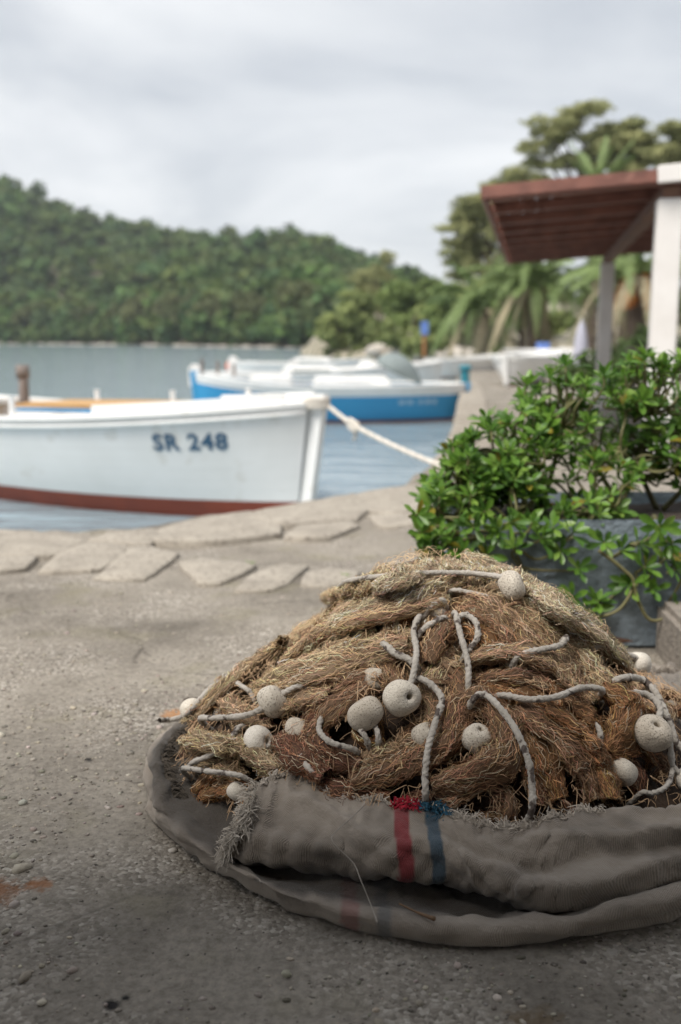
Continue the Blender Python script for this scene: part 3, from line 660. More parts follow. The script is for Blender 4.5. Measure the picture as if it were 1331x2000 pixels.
# ------------------------------------------------------------------ boats
class Hull:
    def __init__(s, L_, B, sb, sm, ss, draft, rake, srake=.1, full=2.4):
        s.L, s.B, s.sb, s.sm, s.ss, s.draft, s.rake, s.srake, s.full = L_, B, sb, sm, ss, draft, rake, srake, full
    def sheer(s, t):
        return s.sm + (s.sb - s.sm) * max(0, 1 - t / .62) ** 1.7 + (s.ss - s.sm) * max(0, (t - .55) / .45) ** 1.7
    def p(s, t, z, side, inset=0):
        sh = s.sheer(t); tau = max(0, (z + s.draft) / (sh + s.draft)); b = s.B / 2 * max(0, 1 - abs(2 * t - 1) ** s.full) ** .72
        e_ = .8 - .42 * math.sin(math.pi * t) ** .8
        y = max(0, b * tau ** e_ - inset) + .045
        x = -t * s.L - s.rake * (1 - tau) * (1 - t) ** 4 + s.srake * (1 - tau) * t ** 4
        return Vector((x, side * y, z))
    def strip(s, za, zb, side, n=44, k=4, inset=0, t0=.004, t1=.996):
        V = []
        for i in range(n + 1):
            t = t0 + (t1 - t0) * i / n; a, b = za(t), zb(t)
            for j in range(k + 1): V.append(tuple(s.p(t, a + (b - a) * j / k, side, inset)))
        return V, grid_faces(n + 1, k + 1)
    def profile(s, t, za, zb, n=12):
        return [s.p(t, za + (zb - za) * i / n, 1) for i in range(n + 1)]

def make_boat(name, label, loc, rotz, H, z_red, m_hull, m_top, top_h, planks=0, m_deck=None, detail=True, group=None, fore=.36, redmat=None):
    b = thing(name, label, 'boat', loc, rotz, group)
    zr = lambda t: z_red
    hull = MB()
    for sd in (-1, 1):
        v, f = H.strip(lambda t: -H.draft, lambda t: H.sheer(t) - .004, sd, k=12, inset=.003 if planks else 0); hull.add(v, f.tolist())
    hu = hull.obj('hull', m_hull, b, True)
    bt = MB()
    for sd in (-1, 1):
        v, f = H.strip(lambda t: -H.draft, zr, sd, k=6, inset=-.003); bt.add(v, f.tolist())
    bt.obj('bottom_paint', redmat or M['red'], b, True)
    if planks:
        for sd in (-1, 1):
            for k in range(planks):
                za = lambda t, k=k: z_red + (H.sheer(t) - z_red) * k / planks + .0003
                zb = lambda t, k=k: z_red + (H.sheer(t) - z_red) * (k + 1) / planks - .0003
                v, f = H.strip(za, zb, sd, k=2, inset=-.0006 * (k % 2)); q = MB(); q.add(v, f.tolist()); q.obj('plank', m_hull, hu, True)
    if top_h:
        for sd in (-1, 1):
            v, f = H.strip(lambda t: H.sheer(t) - top_h, lambda t: H.sheer(t), sd, k=2, inset=-.008); q = MB(); q.add(v, f.tolist()); q.obj('top_strake', m_top, b, True)
    # rails
    for sd in (-1, 1):
        pa = [H.p(.004 + .992 * i / 40, H.sheer(.004 + .992 * i / 40), sd) for i in range(41)]
        V, F = [], []
        for i, q in enumerate(pa):
            for (dy, dz) in ((.035, .0), (.035, .032), (-.085, .032), (-.085, .0)): V.append((q.x, q.y + sd * dy, q.z + dz))
        for i in range(40):
            for j in range(4): F.append((i * 4 + j, i * 4 + (j + 1) % 4, i * 4 + 4 + (j + 1) % 4, i * 4 + 4 + j))
        F += [(0, 1, 2, 3), (160, 161, 162, 163)]
        q = MB(); q.add(V, F); q.obj('cap_rail', m_top, b)
        pr = [H.p(.004 + .992 * i / 40, H.sheer(.004 + .992 * i / 40) - .055, sd) for i in range(41)]
        q = MB(); q.tube([(p.x, p.y + sd * .012, p.z) for p in pr], .022, 6); q.obj('rub_rail', m_top, b, True)
    # posts at both ends
    for nm, t in (('stem_post', 0), ('stern_post', 1)):
        pr = H.profile(t, -H.draft * .6, H.sheer(t) + (.09 if t == 0 and planks else .035)); V, F = [], []
        fw = 1 if t == 0 else -1
        for q in pr:
            for (dx, dy) in ((.085, -.04), (.085, .04), (-.09, .055), (-.09, -.055)): V.append((q.x + dx * fw, dy, q.z))
        n = len(pr)
        for i in range(n - 1):
            for j in range(4): F.append((i * 4 + j, i * 4 + (j + 1) % 4, i * 4 + 4 + (j + 1) % 4, i * 4 + 4 + j))
        F += [(0, 1, 2, 3), tuple(range(4 * n - 4, 4 * n))]
        q = MB(); q.add(V, F); q.obj(nm, m_top if planks or m_hull is m_top else m_hull, b)
    # decks: fore and side decks just below the rail, an open well lined with boards
    def deck(nm, t0, t1, drop, m, wmul=1.0):
        V = []
        for i in range(25):
            t = t0 + (t1 - t0) * i / 24; z = H.sheer(t) - drop
            for s_ in np.linspace(-1, 1, 9): V.append((-t * H.L, s_ * (H.p(t, z, 1).y - .02) * wmul, z + .04 * (1 - s_ * s_)))
        q = MB(); q.add(V, grid_faces(25, 9).tolist()); return q.obj(nm, m, b, True)
    deck('foredeck', .012, fore, .05, m_top); deck('afterdeck', .82, .988, .05, m_top)
    V = []
    for i in range(25):
        t = fore + (.82 - fore) * i / 24; 
        for s_ in np.linspace(-1, 1, 9): V.append((-t * H.L, s_ * (H.p(t, .22, 1).y - .03), .22))
    q = MB(); q.add(V, grid_faces(25, 9).tolist()); q.obj('floor', m_deck or m_top, b, True)
    for t in ((fore + .14, .66) if detail else (.6,)):
        w_ = H.p(t, H.sheer(t) - .2, 1).y - .02; q = MB(); q.box((-t * H.L - .12, -w_, H.sheer(t) - .2), (-t * H.L + .12, w_, H.sheer(t) - .165), bev=.006); q.obj('thwart', m_deck or m_top, b)
    return b

HW = Hull(5.7, 1.95, .985, .80, .92, .34, .2)
wb = make_boat('wooden_boat', 'white wooden rowing boat with red bottom moored against the stone quay', (-.20, 8.35, -.5), math.radians(-32), HW, .165, M['white'], M['white'], 0, 8, M['tan'])
def lettering(body, H, size, s_mid, z_mid, m, parent, bold=.012, shear=.0, slope=0, name='lettering'):
    cu = bpy.data.curves.new('lettering', 'FONT'); cu.body = body; cu.size = size; cu.offset = bold; cu.space_character = 1.12; cu.align_x = 'CENTER'; cu.shear = shear
    cu.extrude = .002; cu.resolution_u = 3
    o = bpy.data.objects.new('tmp', cu); COL.objects.link(o); dg = bpy.context.evaluated_depsgraph_get()
    me = bpy.data.meshes.new_from_object(o.evaluated_get(dg)); bpy.data.objects.remove(o)
    bm = bmesh.new(); bm.from_mesh(me); bmesh.ops.subdivide_edges(bm, edges=[e_ for e_ in bm.edges if e_.calc_length() > .05], cuts=2); bmesh.ops.triangulate(bm, faces=bm.faces[:])
    for v in bm.verts:
        t = s_mid - v.co.x / H.L; z = z_mid + (v.co.y - size * .35) + slope * v.co.x; q = H.p(t, z, -1)
        v.co = Vector((q.x, q.y - .006 - v.co.z, q.z))
    bm.to_mesh(me); bm.free(); me.name = name
    return obj(name, me, m, parent)
lettering('SR 248', HW, .195, .148, .685, M['navy'], wb, .006, slope=.035)
for (s_, sd, h) in ((.235, 1, .16), (.43, 1, .16), (.455, -1, .20), (.165, 1, .10), (.62, 1, .16)):   # thole pins
    q = HW.p(s_, HW.sheer(s_), sd); k = MB(); k.tube([(q.x, q.y - sd * .03, q.z), (q.x, q.y - sd * .03, q.z + h)], .026, 8); k.tube([(q.x, q.y - sd * .03, q.z + h), (q.x, q.y - sd * .03, q.z + h + .012)], .032, 8); k.obj('thole_pin', M['white'], wb)
# washboards at the bow and boards lying along the sides
for sd in (-1, 1):
    V = []
    for i in range(13):
        t = .03 + .27 * i / 12; q = HW.p(t, HW.sheer(t), sd)
        for (dy, dz) in ((-.05, .03), (-.05, .115), (-.075, .115), (-.075, .03)): V.append((q.x, q.y + sd * dy, q.z + dz))
    F = [(i * 4 + j, i * 4 + (j + 1) % 4, i * 4 + 4 + (j + 1) % 4, i * 4 + 4 + j) for i in range(12) for j in range(4)] + [(0, 1, 2, 3), (48, 49, 50, 51)]
    k = MB(); k.add(V, F); k.obj('washboard', M['white'], wb)
for i, (x, y, ln, rz) in enumerate(((-1.9, .14, 2.4, .02), (-1.9, .40, 2.4, .03), (-1.95, -.12, 2.2, -.01), (-2.0, -.38, 1.8, .0))):
    k = MB(); k.box((-ln / 2, -.1, 0), (ln / 2, .1, .03), bev=.006); k.obj('deck_board', M['tan'], wb, loc=(x - .3, y, .90 + .002 * i), rot=(0, -.024, rz))
k = MB(); k.box((-.55, -.05, 0), (.55, .05, .03), bev=.012); k.obj('blue_board', M['blue'], wb, loc=(-2.35, -.64, .875), rot=(0, -.02, .05))
k = MB(); k.tube(spline([(0, 0, 0), (.01, 0, .2), (-.005, .01, .40)], 6), [.06, .055, .06], 10); k.tube([(-.005, .01, .28), (-.005, .01, .42)], [.075, .08, .072], 12); k.obj('samson_post', M['grey_wood'], wb, True, loc=(-4.12, .45, .83))

M['mark'] = mat('faded_white_marking', (.36, .52, .66), (.25, .45, .62), 6, .5)
HB = Hull(5.1, 1.75, .67, .66, .9, .35, .14, .12, 2.6)
bb_ = make_boat('wooden_boat', 'blue wooden boat with a white top strake moored stem to the quay', (2.38, 19.05, -.5), math.radians(5), HB, .055, M['blue'], M['white'], .165, 0, M['white2'])
for i, (sx, w_) in enumerate(((-.36, .13), (-.20, .13), (.02, .1), (.16, .11), (.30, .1))):      # faded white registration marks
    v, f = HB.strip(lambda t: .34, lambda t: .43, -1, n=4, k=2, inset=-.012, t0=.20 - (sx + w_) / HB.L, t1=.20 - sx / HB.L); k = MB(); k.add(v, f.tolist()); k.obj('faded_mark', M['mark'], bb_)
for (s_, sd, h) in ((.92, 1, .28), (.97, -1, .30), (.86, 1, .26)):
    q = HB.p(s_, HB.sheer(s_), sd); k = MB(); k.tube([(q.x, q.y, q.z), (q.x, q.y, q.z + h)], .035, 7); k.obj('post', M['grey_wood'], bb_)
k = MB(); k.box((-2.9, -.42, .5), (-1.5, .42, .83), bev=.06); k.obj('engine_box', M['white'], bb_)
k = MB(); k.box((-4.1, -.38, .5), (-3.3, .38, .86), bev=.05); k.obj('seat_box', M['white'], bb_)
# the grey canvas hood tilted on the blue boat
V = []
for i in range(17):
    t = i / 16; w_ = .36 * math.sin(math.pi * t ** .8) ** .7
    for j in range(9):
        a = math.pi * j / 8; V.append((t * 1.0, -math.cos(a) * w_, math.sin(a) * w_ * .75 + .05 * math.sin(t * 3)))
hd = MB(); hd.add(V, grid_faces(17, 9).tolist())
ho = hd.obj('canvas_hood', M['canvas'], None, True, loc=(.66, 18.95, .62), rot=(.3, .48, .1))
md = ho.modifiers.new('thick', 'SOLIDIFY'); md.thickness = .012
tag(ho, 'tilted grey green canvas hood resting on the blue boat', 'hood')

HC = Hull(4.6, 1.7, .85, .68, .72, .3, .25)
MT = (M['white'], M['white'])
for (loc, rz, lab) in (((1.1, 24.5, -.5), .12, 'small white boat with an open well lying behind the blue boat'), ((3.0, 30.0, -.5), .35, 'white motor boat moored near the pale shore rocks'), ((.9, 34.0, -.5), -.1, 'far white boat with a box cabin moored off the point')):
    b_ = make_boat('white_boat', lab, loc, rz, HC, .06, M['white'], M['white'], 0, 0, M['white2'], False, 'white boats in the bay')
    k = MB(); k.box((-2.5, -.5, .4), (-1.2, .5, .88), bev=.08); cb = k.obj('cabin', M['white'], b_)
    for sd in (-1, 1): k = MB(); k.box((-2.3, sd * .501, .70), (-1.4, sd * .508, .80)); k.obj('cabin_window', M['canvas'], cb)
    k = MB(); k.box((-4.75, -.16, .35), (-4.45, .16, .92), bev=.06); k.obj('outboard_motor', M['white2'], b_)
# row of hauled-up boats on the right hand shore
for (loc, rz, lab) in (((6.8, 30.5, -.05), 2.6, 'white dinghy pulled up on the shore under the drooping palm'), ((5.2, 33.5, -.15), .6, 'white dinghy hauled out beside the pale rocks'), ((4.9, 24.2, .12), 1.1, 'white dinghy standing on the quay past the teal post'), ((5.9, 27.0, .12), 2.2, 'small white dinghy on the pale waterfront in front of the table')):
    make_boat('dinghy', lab, loc, rz, Hull(3.0, 1.25, .62, .5, .52, .12, .2), -.05, M['white'], M['white'], 0, 0, M['white2'], False, 'dinghies hauled up on the shore')

# mooring line with its knot
rp = spline([(-.13, 8.33, .50), (.12, 8.07, .335), (.46, 7.68, .195), (.80, 7.28, .09), (1.08, 6.95, .03), (1.14, 6.88, .012)], 10)
mr = thing('mooring_rope', 'thick pale mooring rope with a knot running from the white bow to the quay', 'rope', (.5, 7.6, 0))
k = MB()
for ph in (0, 2.09, 4.19):
    T, A_, B_ = frames(rp); th = np.linspace(0, 60, len(rp)) + ph
    k.tube(rp + .009 * (np.cos(th)[:, None] * A_ + np.sin(th)[:, None] * B_) - np.array([.5, 7.6, 0]), .0125, 6)
k.obj('rope', M['rope'], mr, True)
k = MB(); c_ = np.array([.075, 8.115, .355]) - np.array([.5, 7.6, 0])
k.tube([c_ + .035 * np.array([math.cos(a) * .6, math.cos(a) * -.5, math.sin(a)]) + np.array([.05, -.05, -.03]) * (a / 14) for a in np.linspace(0, 14, 40)], .018, 6)
k.tube([c_ + np.array([.02, 0, -.03]), c_ + np.array([.05, .0, -.10]), c_ + np.array([.03, 0, -.14])], .014, 6); k.obj('knot', M['rope'], mr, True)
k = MB()
for j in range(4): k.tube([(-.20 + .105 * math.cos(a), 8.33 + .085 * math.sin(a) , .475 + .022 * j) for a in np.linspace(0, 6.28, 24)], .013, 6)
k.V = [(v[0] - .5, v[1] - 7.6, v[2]) for v in k.V]; k.obj('rope_turns', M['rope'], mr, True)
rg = thing('mooring_ring', 'rusty iron mooring ring on the quay stones behind the shrub', 'ring', (1.15, 6.86, .03))
k = MB(); k.tube([(.07 * math.cos(a), 0, .06 + .07 * math.sin(a)) for a in np.linspace(0, 6.28, 24)], .012, 6); k.obj('ring', M['beam_wood'], rg, True)
k = MB(); k.box((-.03, -.03, -.04), (.03, .03, .0), bev=.006); k.obj('staple', M['beam_wood'], rg)

# things on and off the far shore
def buoy(loc, r, lab, m):
    b_ = thing('buoy', lab, 'buoy', loc); k = MB()
    prof = [(0, -1), (.55, -.85), (.9, -.4), (1, 0), (.9, .45), (.5, .85), (.18, .98), (.15, 1.2), (0, 1.22)]
    V = [(p[0] * r * math.cos(a), p[0] * r * math.sin(a), p[1] * r) for p in prof for a in np.linspace(0, 6.28, 13)[:-1]]
    F = [(i * 12 + j, i * 12 + (j + 1) % 12, i * 12 + 12 + (j + 1) % 12, i * 12 + 12 + j) for i in range(8) for j in range(12)]
    k.add(V, F); k.obj('ball', m, b_, True); q = MB(); q.tube([(.06 * r * 3 * math.cos(a), 0, r * 1.22 + .06 * r * 3 * math.sin(a)) for a in np.linspace(0, 6.28, 12)], .02 * r * 3, 5); q.obj('eye', m, b_)
buoy((-5.45, 50, -.35), .27, 'faded orange mooring buoy floating beyond the blue boat', M['orange'])
buoy((-2.18, 16.4, -.40), .13, 'orange fender afloat under the stern of the blue boat', M['orange'])
buoy((4.9, 28.5, .22), .16, 'red float lying among the hauled up dinghies', M['orange'])
sg = thing('sign', 'blue sign board on a brown post among the shore trees', 'sign', (4.6, 55.5, .2))
k = MB(); k.tube([(0, 0, -.2), (0, 0, 1.2)], .1, 8); k.obj('post', M['cuttle'], sg); k = MB(); k.box((-.22, -.12, 1.0), (.22, -.08, 1.75), bev=.02); k.obj('board', M['signblue'], sg)
ps = thing('post', 'teal painted post on the quay by the bow of the blue boat', 'post', (2.52, 20.3, 0))
k = MB(); k.tube([(0, 0, -.05), (0, 0, .42)], .09, 10); k.obj('shaft', M['teal'], ps); k = MB(); k.tube([(0, 0, .42), (0, 0, .45), (0, 0, .5)], [.13, .14, .09], 10); k.obj('cap', M['teal'], ps)
pr = thing('parasol', 'folded pale parasol standing beside the thin pergola post', 'parasol', (5.38, 22.6, 0))
pr.scale = (.62, .62, .85)
V = []; prof = [(.05, 2.2), (.12, 2.05), (.2, 1.7), (.24, 1.25), (.2, .95), (.25, .72)]
for (r0, z) in prof:
    for j in range(16): a = j * math.pi / 8; V.append((r0 * (1 + .18 * (-1) ** j) * math.cos(a), r0 * (1 + .18 * (-1) ** j) * math.sin(a), z - .55))
k = MB(); k.add(V, [(i * 16 + j, i * 16 + (j + 1) % 16, i * 16 + 16 + (j + 1) % 16, i * 16 + 16 + j) for i in range(5) for j in range(16)]); k.obj('canopy', M['parasol'], pr, True)
k = MB(); k.tube([(0, 0, 0), (0, 0, 1.75)], .025, 8); k.obj('pole', M['white2'], pr); k = MB(); k.tube([(0, 0, 0), (0, 0, .08)], .25, 14); k.obj('base', M['block'], pr)
def table(loc, rz, lab):
    t = thing('table', lab, 'table', loc, rz, 'white tables on the waterfront'); k = MB(); k.box((-.7, -.4, .70), (.7, .4, .74), bev=.01); k.obj('tabletop', M['white'], t)
    for sx in (-1, 1):
        for sy in (-1, 1): k = MB(); k.box((sx * .62 - .025, sy * .33 - .025, 0), (sx * .62 + .025, sy * .33 + .025, .699)); k.obj('leg', M['white2'], t)
table((5.3, 28, -.0), .1, 'white table standing on the pale waterfront by the palms'); 
def crate(loc, lab, m):
    t = thing('crate', lab, 'crate', loc, .2); t.scale = (.6, .6, .6)
    for (a, b) in (((-.25, -.18, 0), (.25, .18, .02)), ((-.25, -.18, .021), (-.23, .18, .3)), ((.23, -.18, .021), (.25, .18, .3)), ((-.229, -.18, .021), (.229, -.16, .3)), ((-.229, .16, .021), (.229, .18, .3))): k = MB(); k.box(a, b); k.obj('panel', m, t)
crate((5.62, 28.0, .742), 'blue crate on the white table by the palms', M['signblue'])
r_ = random.Random(17)
for i in range(46):
    x = r_.uniform(2.6, 10); y = float(np.interp(x, SHX, SHY)) + r_.uniform(-.5, 5); s = r_.uniform(.2, .7)
    j = np.random.default_rng(i).normal(0, .14, (len(IV), 1)); v = IV * (1 + j) * np.array([s * 1.3, s, s * .7])
    tag(obj('rock', np_mesh('rock', v, IF), M['rock'], None, (x, y, .1 + r_.uniform(-.1, .15)), (0, 0, r_.uniform(0, 6))), 'pale rock on the stony shore below the palms', 'rock', 'pale rocks on the stony shore')

# ------------------------------------------------------------------ planter and shrub
pt = thing('planter', 'blue grey painted concrete planter box behind the net heap', 'planter', (1.02, 3.55, 0))
mb = MB(); PX0, PX1, PY0, PY1, PH = -.62, .95, -.30, .32, .455
bm = bmesh.new(); bmesh.ops.create_cube(bm, size=1)
for v in bm.verts: v.co = Vector(((PX0 + PX1) / 2 + v.co.x * (PX1 - PX0), (PY0 + PY1) / 2 + v.co.y * (PY1 - PY0), PH / 2 + v.co.z * PH))
tf = [f for f in bm.faces if f.normal.z > .9]
bmesh.ops.inset_region(bm, faces=tf, thickness=.055); bmesh.ops.translate(bm, verts=tf[0].verts[:], vec=(0, 0, -.06))
bmesh.ops.bevel(bm, geom=[e_ for e_ in bm.edges], offset=.012, segments=2, affect='EDGES')
bm.verts.ensure_lookup_table()
mb.add([v.co[:] for v in bm.verts], [[v.index for v in f.verts] for f in bm.faces]); bm.free()
mb.obj('box', M['planter'], pt)
V = [(PX0 + .057 + (PX1 - PX0 - .114) * i / 20, PY0 + .057 + (PY1 - PY0 - .114) * j / 8, PH - .045 + U(-.01, .012)) for i in range(21) for j in range(9)]
k = MB(); k.add(V, grid_faces(21, 9).tolist()); k.obj('soil', M['soil'], pt, True)

cbk = MB(); cbk.box((0, 0, -.02), (.5, .42, .175), bev=.02)
o = cbk.obj('concrete_block', M['block'], None, loc=(1.035, 2.82, 0), rot=(0, 0, -.06)); tag(o, 'rough grey concrete block at the foot of the blue grey planter', 'block')
pp = MB(); pp.tube(spline([(.75, 3.27, .025), (.9, 3.26, .03), (1.04, 3.27, .025)], 6), .016, 8); tag(pp.obj('pipe', M['beam_wood'], None, True), 'thin brown pipe lying along the base of the planter', 'pipe')

LEAFG = [((.13, .25, .034), (.095, .20, .028)), ((.185, .33, .05), (.135, .265, .038)), ((.09, .19, .036), (.065, .145, .028)), ((.23, .35, .065), (.165, .285, .05)), ((.12, .24, .045), (.09, .20, .036)), ((.30, .24, .03), (.21, .19, .03))]
def leaf_me(k):
    m_ = mat('shrub_leaf_%d' % k, *LEAFG[k], scale=9, rough=.38, spec=.45, trans=.38)
    V, F = [], []; n = 6; r = random.Random(k)
    for i in range(n + 1):
        t = i / n; wd = .225 * math.sin(math.pi * min(1, t ** 1.25 * .93 + .03)) ** .8 * (.30 + .75 * t if t < .75 else .86)
        if i == n: wd = .012
        c = -.10 * t * t + .03 * r.uniform(-1, 1)
        V += [(t, -wd, c + wd * .32), (t, 0, c), (t, wd, c + wd * .32)]
    for i in range(n):
        for j in range(2): F.append((i * 3 + j, i * 3 + 3 + j, i * 3 + 4 + j, i * 3 + 1 + j))
    me = np_mesh('leaf', V, F, smooth=True); me.materials.append(m_); return me
LM = [leaf_me(k) for k in range(6)]
sh = thing('shrub', 'leafy green shrub with glossy rosettes spilling over the blue grey planter', 'shrub', (1.0, 3.6, .42))
SB = Vector((1.0, 3.6, .42)); r_ = random.Random(42)
ros = []    # (pos, dir, size)
LOB = [(.41, 3.42, .49, .15, .22, .19, 44), (.50, 3.45, .60, .14, .2, .15, 22), (.60, 3.5, .64, .18, .22, .17, 42), (.79, 3.55, .785, .15, .2, .13, 26), (1.10, 3.6, .865, .17, .2, .11, 30),
       (.88, 3.42, .50, .21, .16, .15, 24), (1.17, 3.6, .64, .17, .2, .14, 42), (1.38, 3.6, .72, .18, .2, .2, 34), (.95, 3.7, .66, .2, .15, .12, 12), (.62, 3.35, .44, .2, .12, .09, 18)]
for (x, y, z, rx, ry, rz, n) in LOB:
    for _ in range(int(n * 1.6)):
        while True:
            d = Vector((r_.gauss(0, 1), r_.gauss(0, 1), r_.gauss(0, 1)))
            if d.length > .1: break
        d.normalize(); k = r_.uniform(.25, 1) ** .5
        p = Vector((x + d.x * rx * k, y + d.y * ry * k, z + d.z * rz * k))
        dr = Vector((d.x * .6 + r_.gauss(0, .25), d.y * .6 - .15 + r_.gauss(0, .25), d.z * .4 + .75)).normalized(); ros.append((p, dr, r_.uniform(.052, .082)))
DROOP = [(0.31,3.2,0.347),(0.29,3.2,0.382),(0.403,3.2,0.352),(0.479,3.2,0.34),(0.571,3.2,0.364),(0.662,3.2,0.395),(0.784,3.2,0.292),(0.853,3.2,0.184),(0.824,3.2,0.153),(0.767,3.2,0.196),(0.955,3.2,0.24),(1.006,3.2,0.295),(1.032,3.2,0.223),(1.083,3.2,0.37),(1.108,3.2,0.292),(0.924,3.2,0.352),(0.864,3.2,0.378),(0.722,3.2,0.352),(1.121,3.2,0.153),(1.046,3.2,0.429),(0.326,3.2,0.404),(0.627,3.2,0.446),(0.435,3.2,0.429),(0.511,3.2,0.412),(0.56,3.2,0.446),(0.392,3.2,0.463),(0.467,3.2,0.48),(0.694,3.2,0.429),(0.762,3.2,0.412),(0.362,3.2,0.309),(0.982,3.2,0.378),(1.069,3.2,0.327),(0.274,3.2,0.34),(0.304,3.2,0.306),(0.347,3.2,0.375),(0.262,3.2,0.412),(0.25,3.2,0.472),(0.331,3.2,0.327),(0.285,3.2,0.37),(0.395,3.2,0.318)]
for p in DROOP: ros.append((Vector(p), Vector((r_.gauss(0, .35), -.45 + r_.gauss(0, .2), .35 + r_.gauss(0, .3))).normalized(), r_.uniform(.06, .085)))
SPR = [(0.794,3.55,0.947),(1.076,3.55,0.974),(0.741,3.55,0.906),(1.147,3.55,0.942),(1.2,3.55,0.96),(0.931,3.55,0.906),(0.661,3.55,0.876)]
for p in SPR: ros.append((Vector(p), Vector((r_.gauss(0, .1), r_.gauss(0, .1), 1)).normalized(), .085))
leaves = []
for (p, d, s) in ros:
    q = Vector((0, 0, 1)).rotation_difference(d); n = r_.randint(8, 12)
    for i in range(n):
        a = i * 2.4 + r_.uniform(-.3, .3); el_ = math.radians(r_.uniform(18, 46) + (1 - i / n) * -18 + (i / n) * 34); L_ = s * r_.uniform(.75, 1.12) * (1 - .3 * (i / n))
        Mx = Matrix.Translation(p - d * .012 * (1 - i / n)) @ q.to_matrix().to_4x4() @ Matrix.Rotation(a, 4, 'Z') @ Matrix.Rotation(-el_, 4, 'Y') @ Matrix.Rotation(r_.uniform(-.3, .3), 4, 'X') @ Matrix.Scale(L_, 4)
        k = 5 if (r_.random() < .022) else r_.choice((0, 0, 1, 1, 2, 2, 3, 4)); leaves.append((Mx, k))
def leaf_key(l):
    p = l[0].translation; return p.y - (.25 if p.x < 1.22 else -1)
leaves.sort(key=leaf_key)
SBM = Matrix.Translation(-SB)
for Mx, k in leaves[:300]:
    o = obj('leaf', LM[k], None, sh); o.matrix_local = SBM @ Mx
rest = {}
for Mx, k in leaves[300:]: rest.setdefault(k, []).append(SBM @ Mx)
allV, allF, mi, off = [], [], [], 0
for k, ms in rest.items():
    base = np.array([v.co[:] for v in LM[k].vertices]); fc = np.array([p.vertices[:] for p in LM[k].polygons])
    for Mx in ms:
        A_ = np.array(Mx); allV.append(base @ A_[:3, :3].T + A_[:3, 3]); allF.append(fc + off); mi += [k] * len(fc); off += len(base)
me = np_mesh('foliage', np.concatenate(allV), np.concatenate(allF), smooth=True)
for k in range(6): me.materials.append(LM[k].materials[0])
me.polygons.foreach_set('material_index', np.array(mi, dtype=np.int32))
tag(obj('foliage', me, None, sh), kind='stuff')
# woody stems rising out of the soil, twigs to every rosette
HEADS = [((.55, 3.55, .41), (.50, 3.52, .48), (.45, 3.46, .50)), ((.62, 3.6, .41), (.60, 3.56, .55), (.58, 3.52, .64)), ((.74, 3.62, .41), (.78, 3.6, .6), (.80, 3.58, .74)), ((1.18, 3.66, .41), (1.08, 3.58, .56), (.98, 3.5, .66)),
         ((1.02, 3.6, .41), (1.1, 3.62, .62), (1.12, 3.6, .80)), ((.84, 3.5, .41), (.86, 3.42, .44), (.88, 3.36, .47)), ((1.2, 3.65, .41), (1.3, 3.6, .55), (1.38, 3.6, .68)), ((1.12, 3.5, .41), (1.08, 3.36, .42), (1.05, 3.27, .38)),
         ((1.25, 3.5, .41), (1.2, 3.34, .43), (1.17, 3.24, .36)), ((.66, 3.5, .41), (.60, 3.36, .42), (.56, 3.28, .38)), ((1.05, 3.68, .41), (.98, 3.66, .52), (.92, 3.66, .62))]
hp = []
for h in HEADS:
    c = spline(h, 8); hp.append(c); q = MB(); q.tube(c - np.array(SB), [.011, .009, .006], 7); q.obj('branch', M['stem'], sh, True)
for (p, d, s) in ros:
    best = min(((np.linalg.norm(c[i] - np.array(p)) + (8 - min(i, 8)) * .01, ci, i) for ci, c in enumerate(hp) for i in range(3, len(c), 2)))
    st = hp[best[1]][best[2]]; e_ = np.array(p); dd = np.array(d); Ld = np.linalg.norm(e_ - st)
    mid = st + (e_ - st) * .45 + np.array([r_.gauss(0, .1), r_.gauss(0, .1), r_.gauss(-.12, .1)]) * Ld
    q = MB(); q.tube(spline([st, mid, e_ - dd * min(.05, Ld * .3), e_], 5) - np.array(SB), [.0058, .0048, .0035], 5); q.obj('twig', M['stem'], sh, True)
# two loose hanging stems with an upward hook
for c in ([(0.841,3.17,0.359),(0.919,3.17,0.299),(0.96,3.17,0.247),(0.917,3.17,0.161),(0.842,3.17,0.135),(0.816,3.17,0.157)], [(0.957,3.16,0.25),(0.98,3.16,0.181),(1.025,3.16,0.125),(1.116,3.16,0.155)]):
    q = MB(); q.tube(spline(c, 8) - np.array(SB), [.0065, .006, .005], 6); q.obj('branch', M['stem'], sh, True)

# ------------------------------------------------------------------ heap of fishing net in its sack
#MOUND
def mound(x, y):
    dx = x - .215; dy = y - 2.28
    rx = .70 if dx < 0 else .77
    ry = .585 if dy < 0 else .52
    rho = math.sqrt((dx / rx) ** 2 + (dy / ry) ** 2 + .012)
    b = .52 * max(0.0, 1 - rho ** (1.34 + .16 * math.tanh(dx / .15))) ** 1.06
    k = min(1, b / .12)
    return b + k * (.028 * math.sin(11 * x + 5 * y + 1) * math.sin(9 * y - 6 * x) + .018 * math.sin(23 * x - 9 * y) * math.sin(19 * y + 8 * x + 2))
#ENDMOUND
def mgrad(x, y):
    h = .01; return np.array([(mound(x + h, y) - mound(x - h, y)) / (2 * h), (mound(x, y + h) - mound(x, y - h)) / (2 * h)])
def mnormal(x, y):
    g_ = mgrad(x, y); n = np.array([-g_[0], -g_[1], 1.]); return n / np.linalg.norm(n)

net = thing('fishing_net', 'heap of tangled brown fishing net with cork white floats and grey line', 'fishing net', (.215, 2.28, 0))
NB = np.array([.215, 2.28, 0])
r = np.random.default_rng(3)
gx = np.linspace(-.46, .90, 90); gy = np.linspace(1.74, 2.82, 80)
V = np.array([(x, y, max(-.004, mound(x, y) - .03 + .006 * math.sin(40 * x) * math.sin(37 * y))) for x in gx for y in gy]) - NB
obj('net_core', np_mesh('net_core', V, grid_faces(90, 80), smooth=True), M['core'], net)

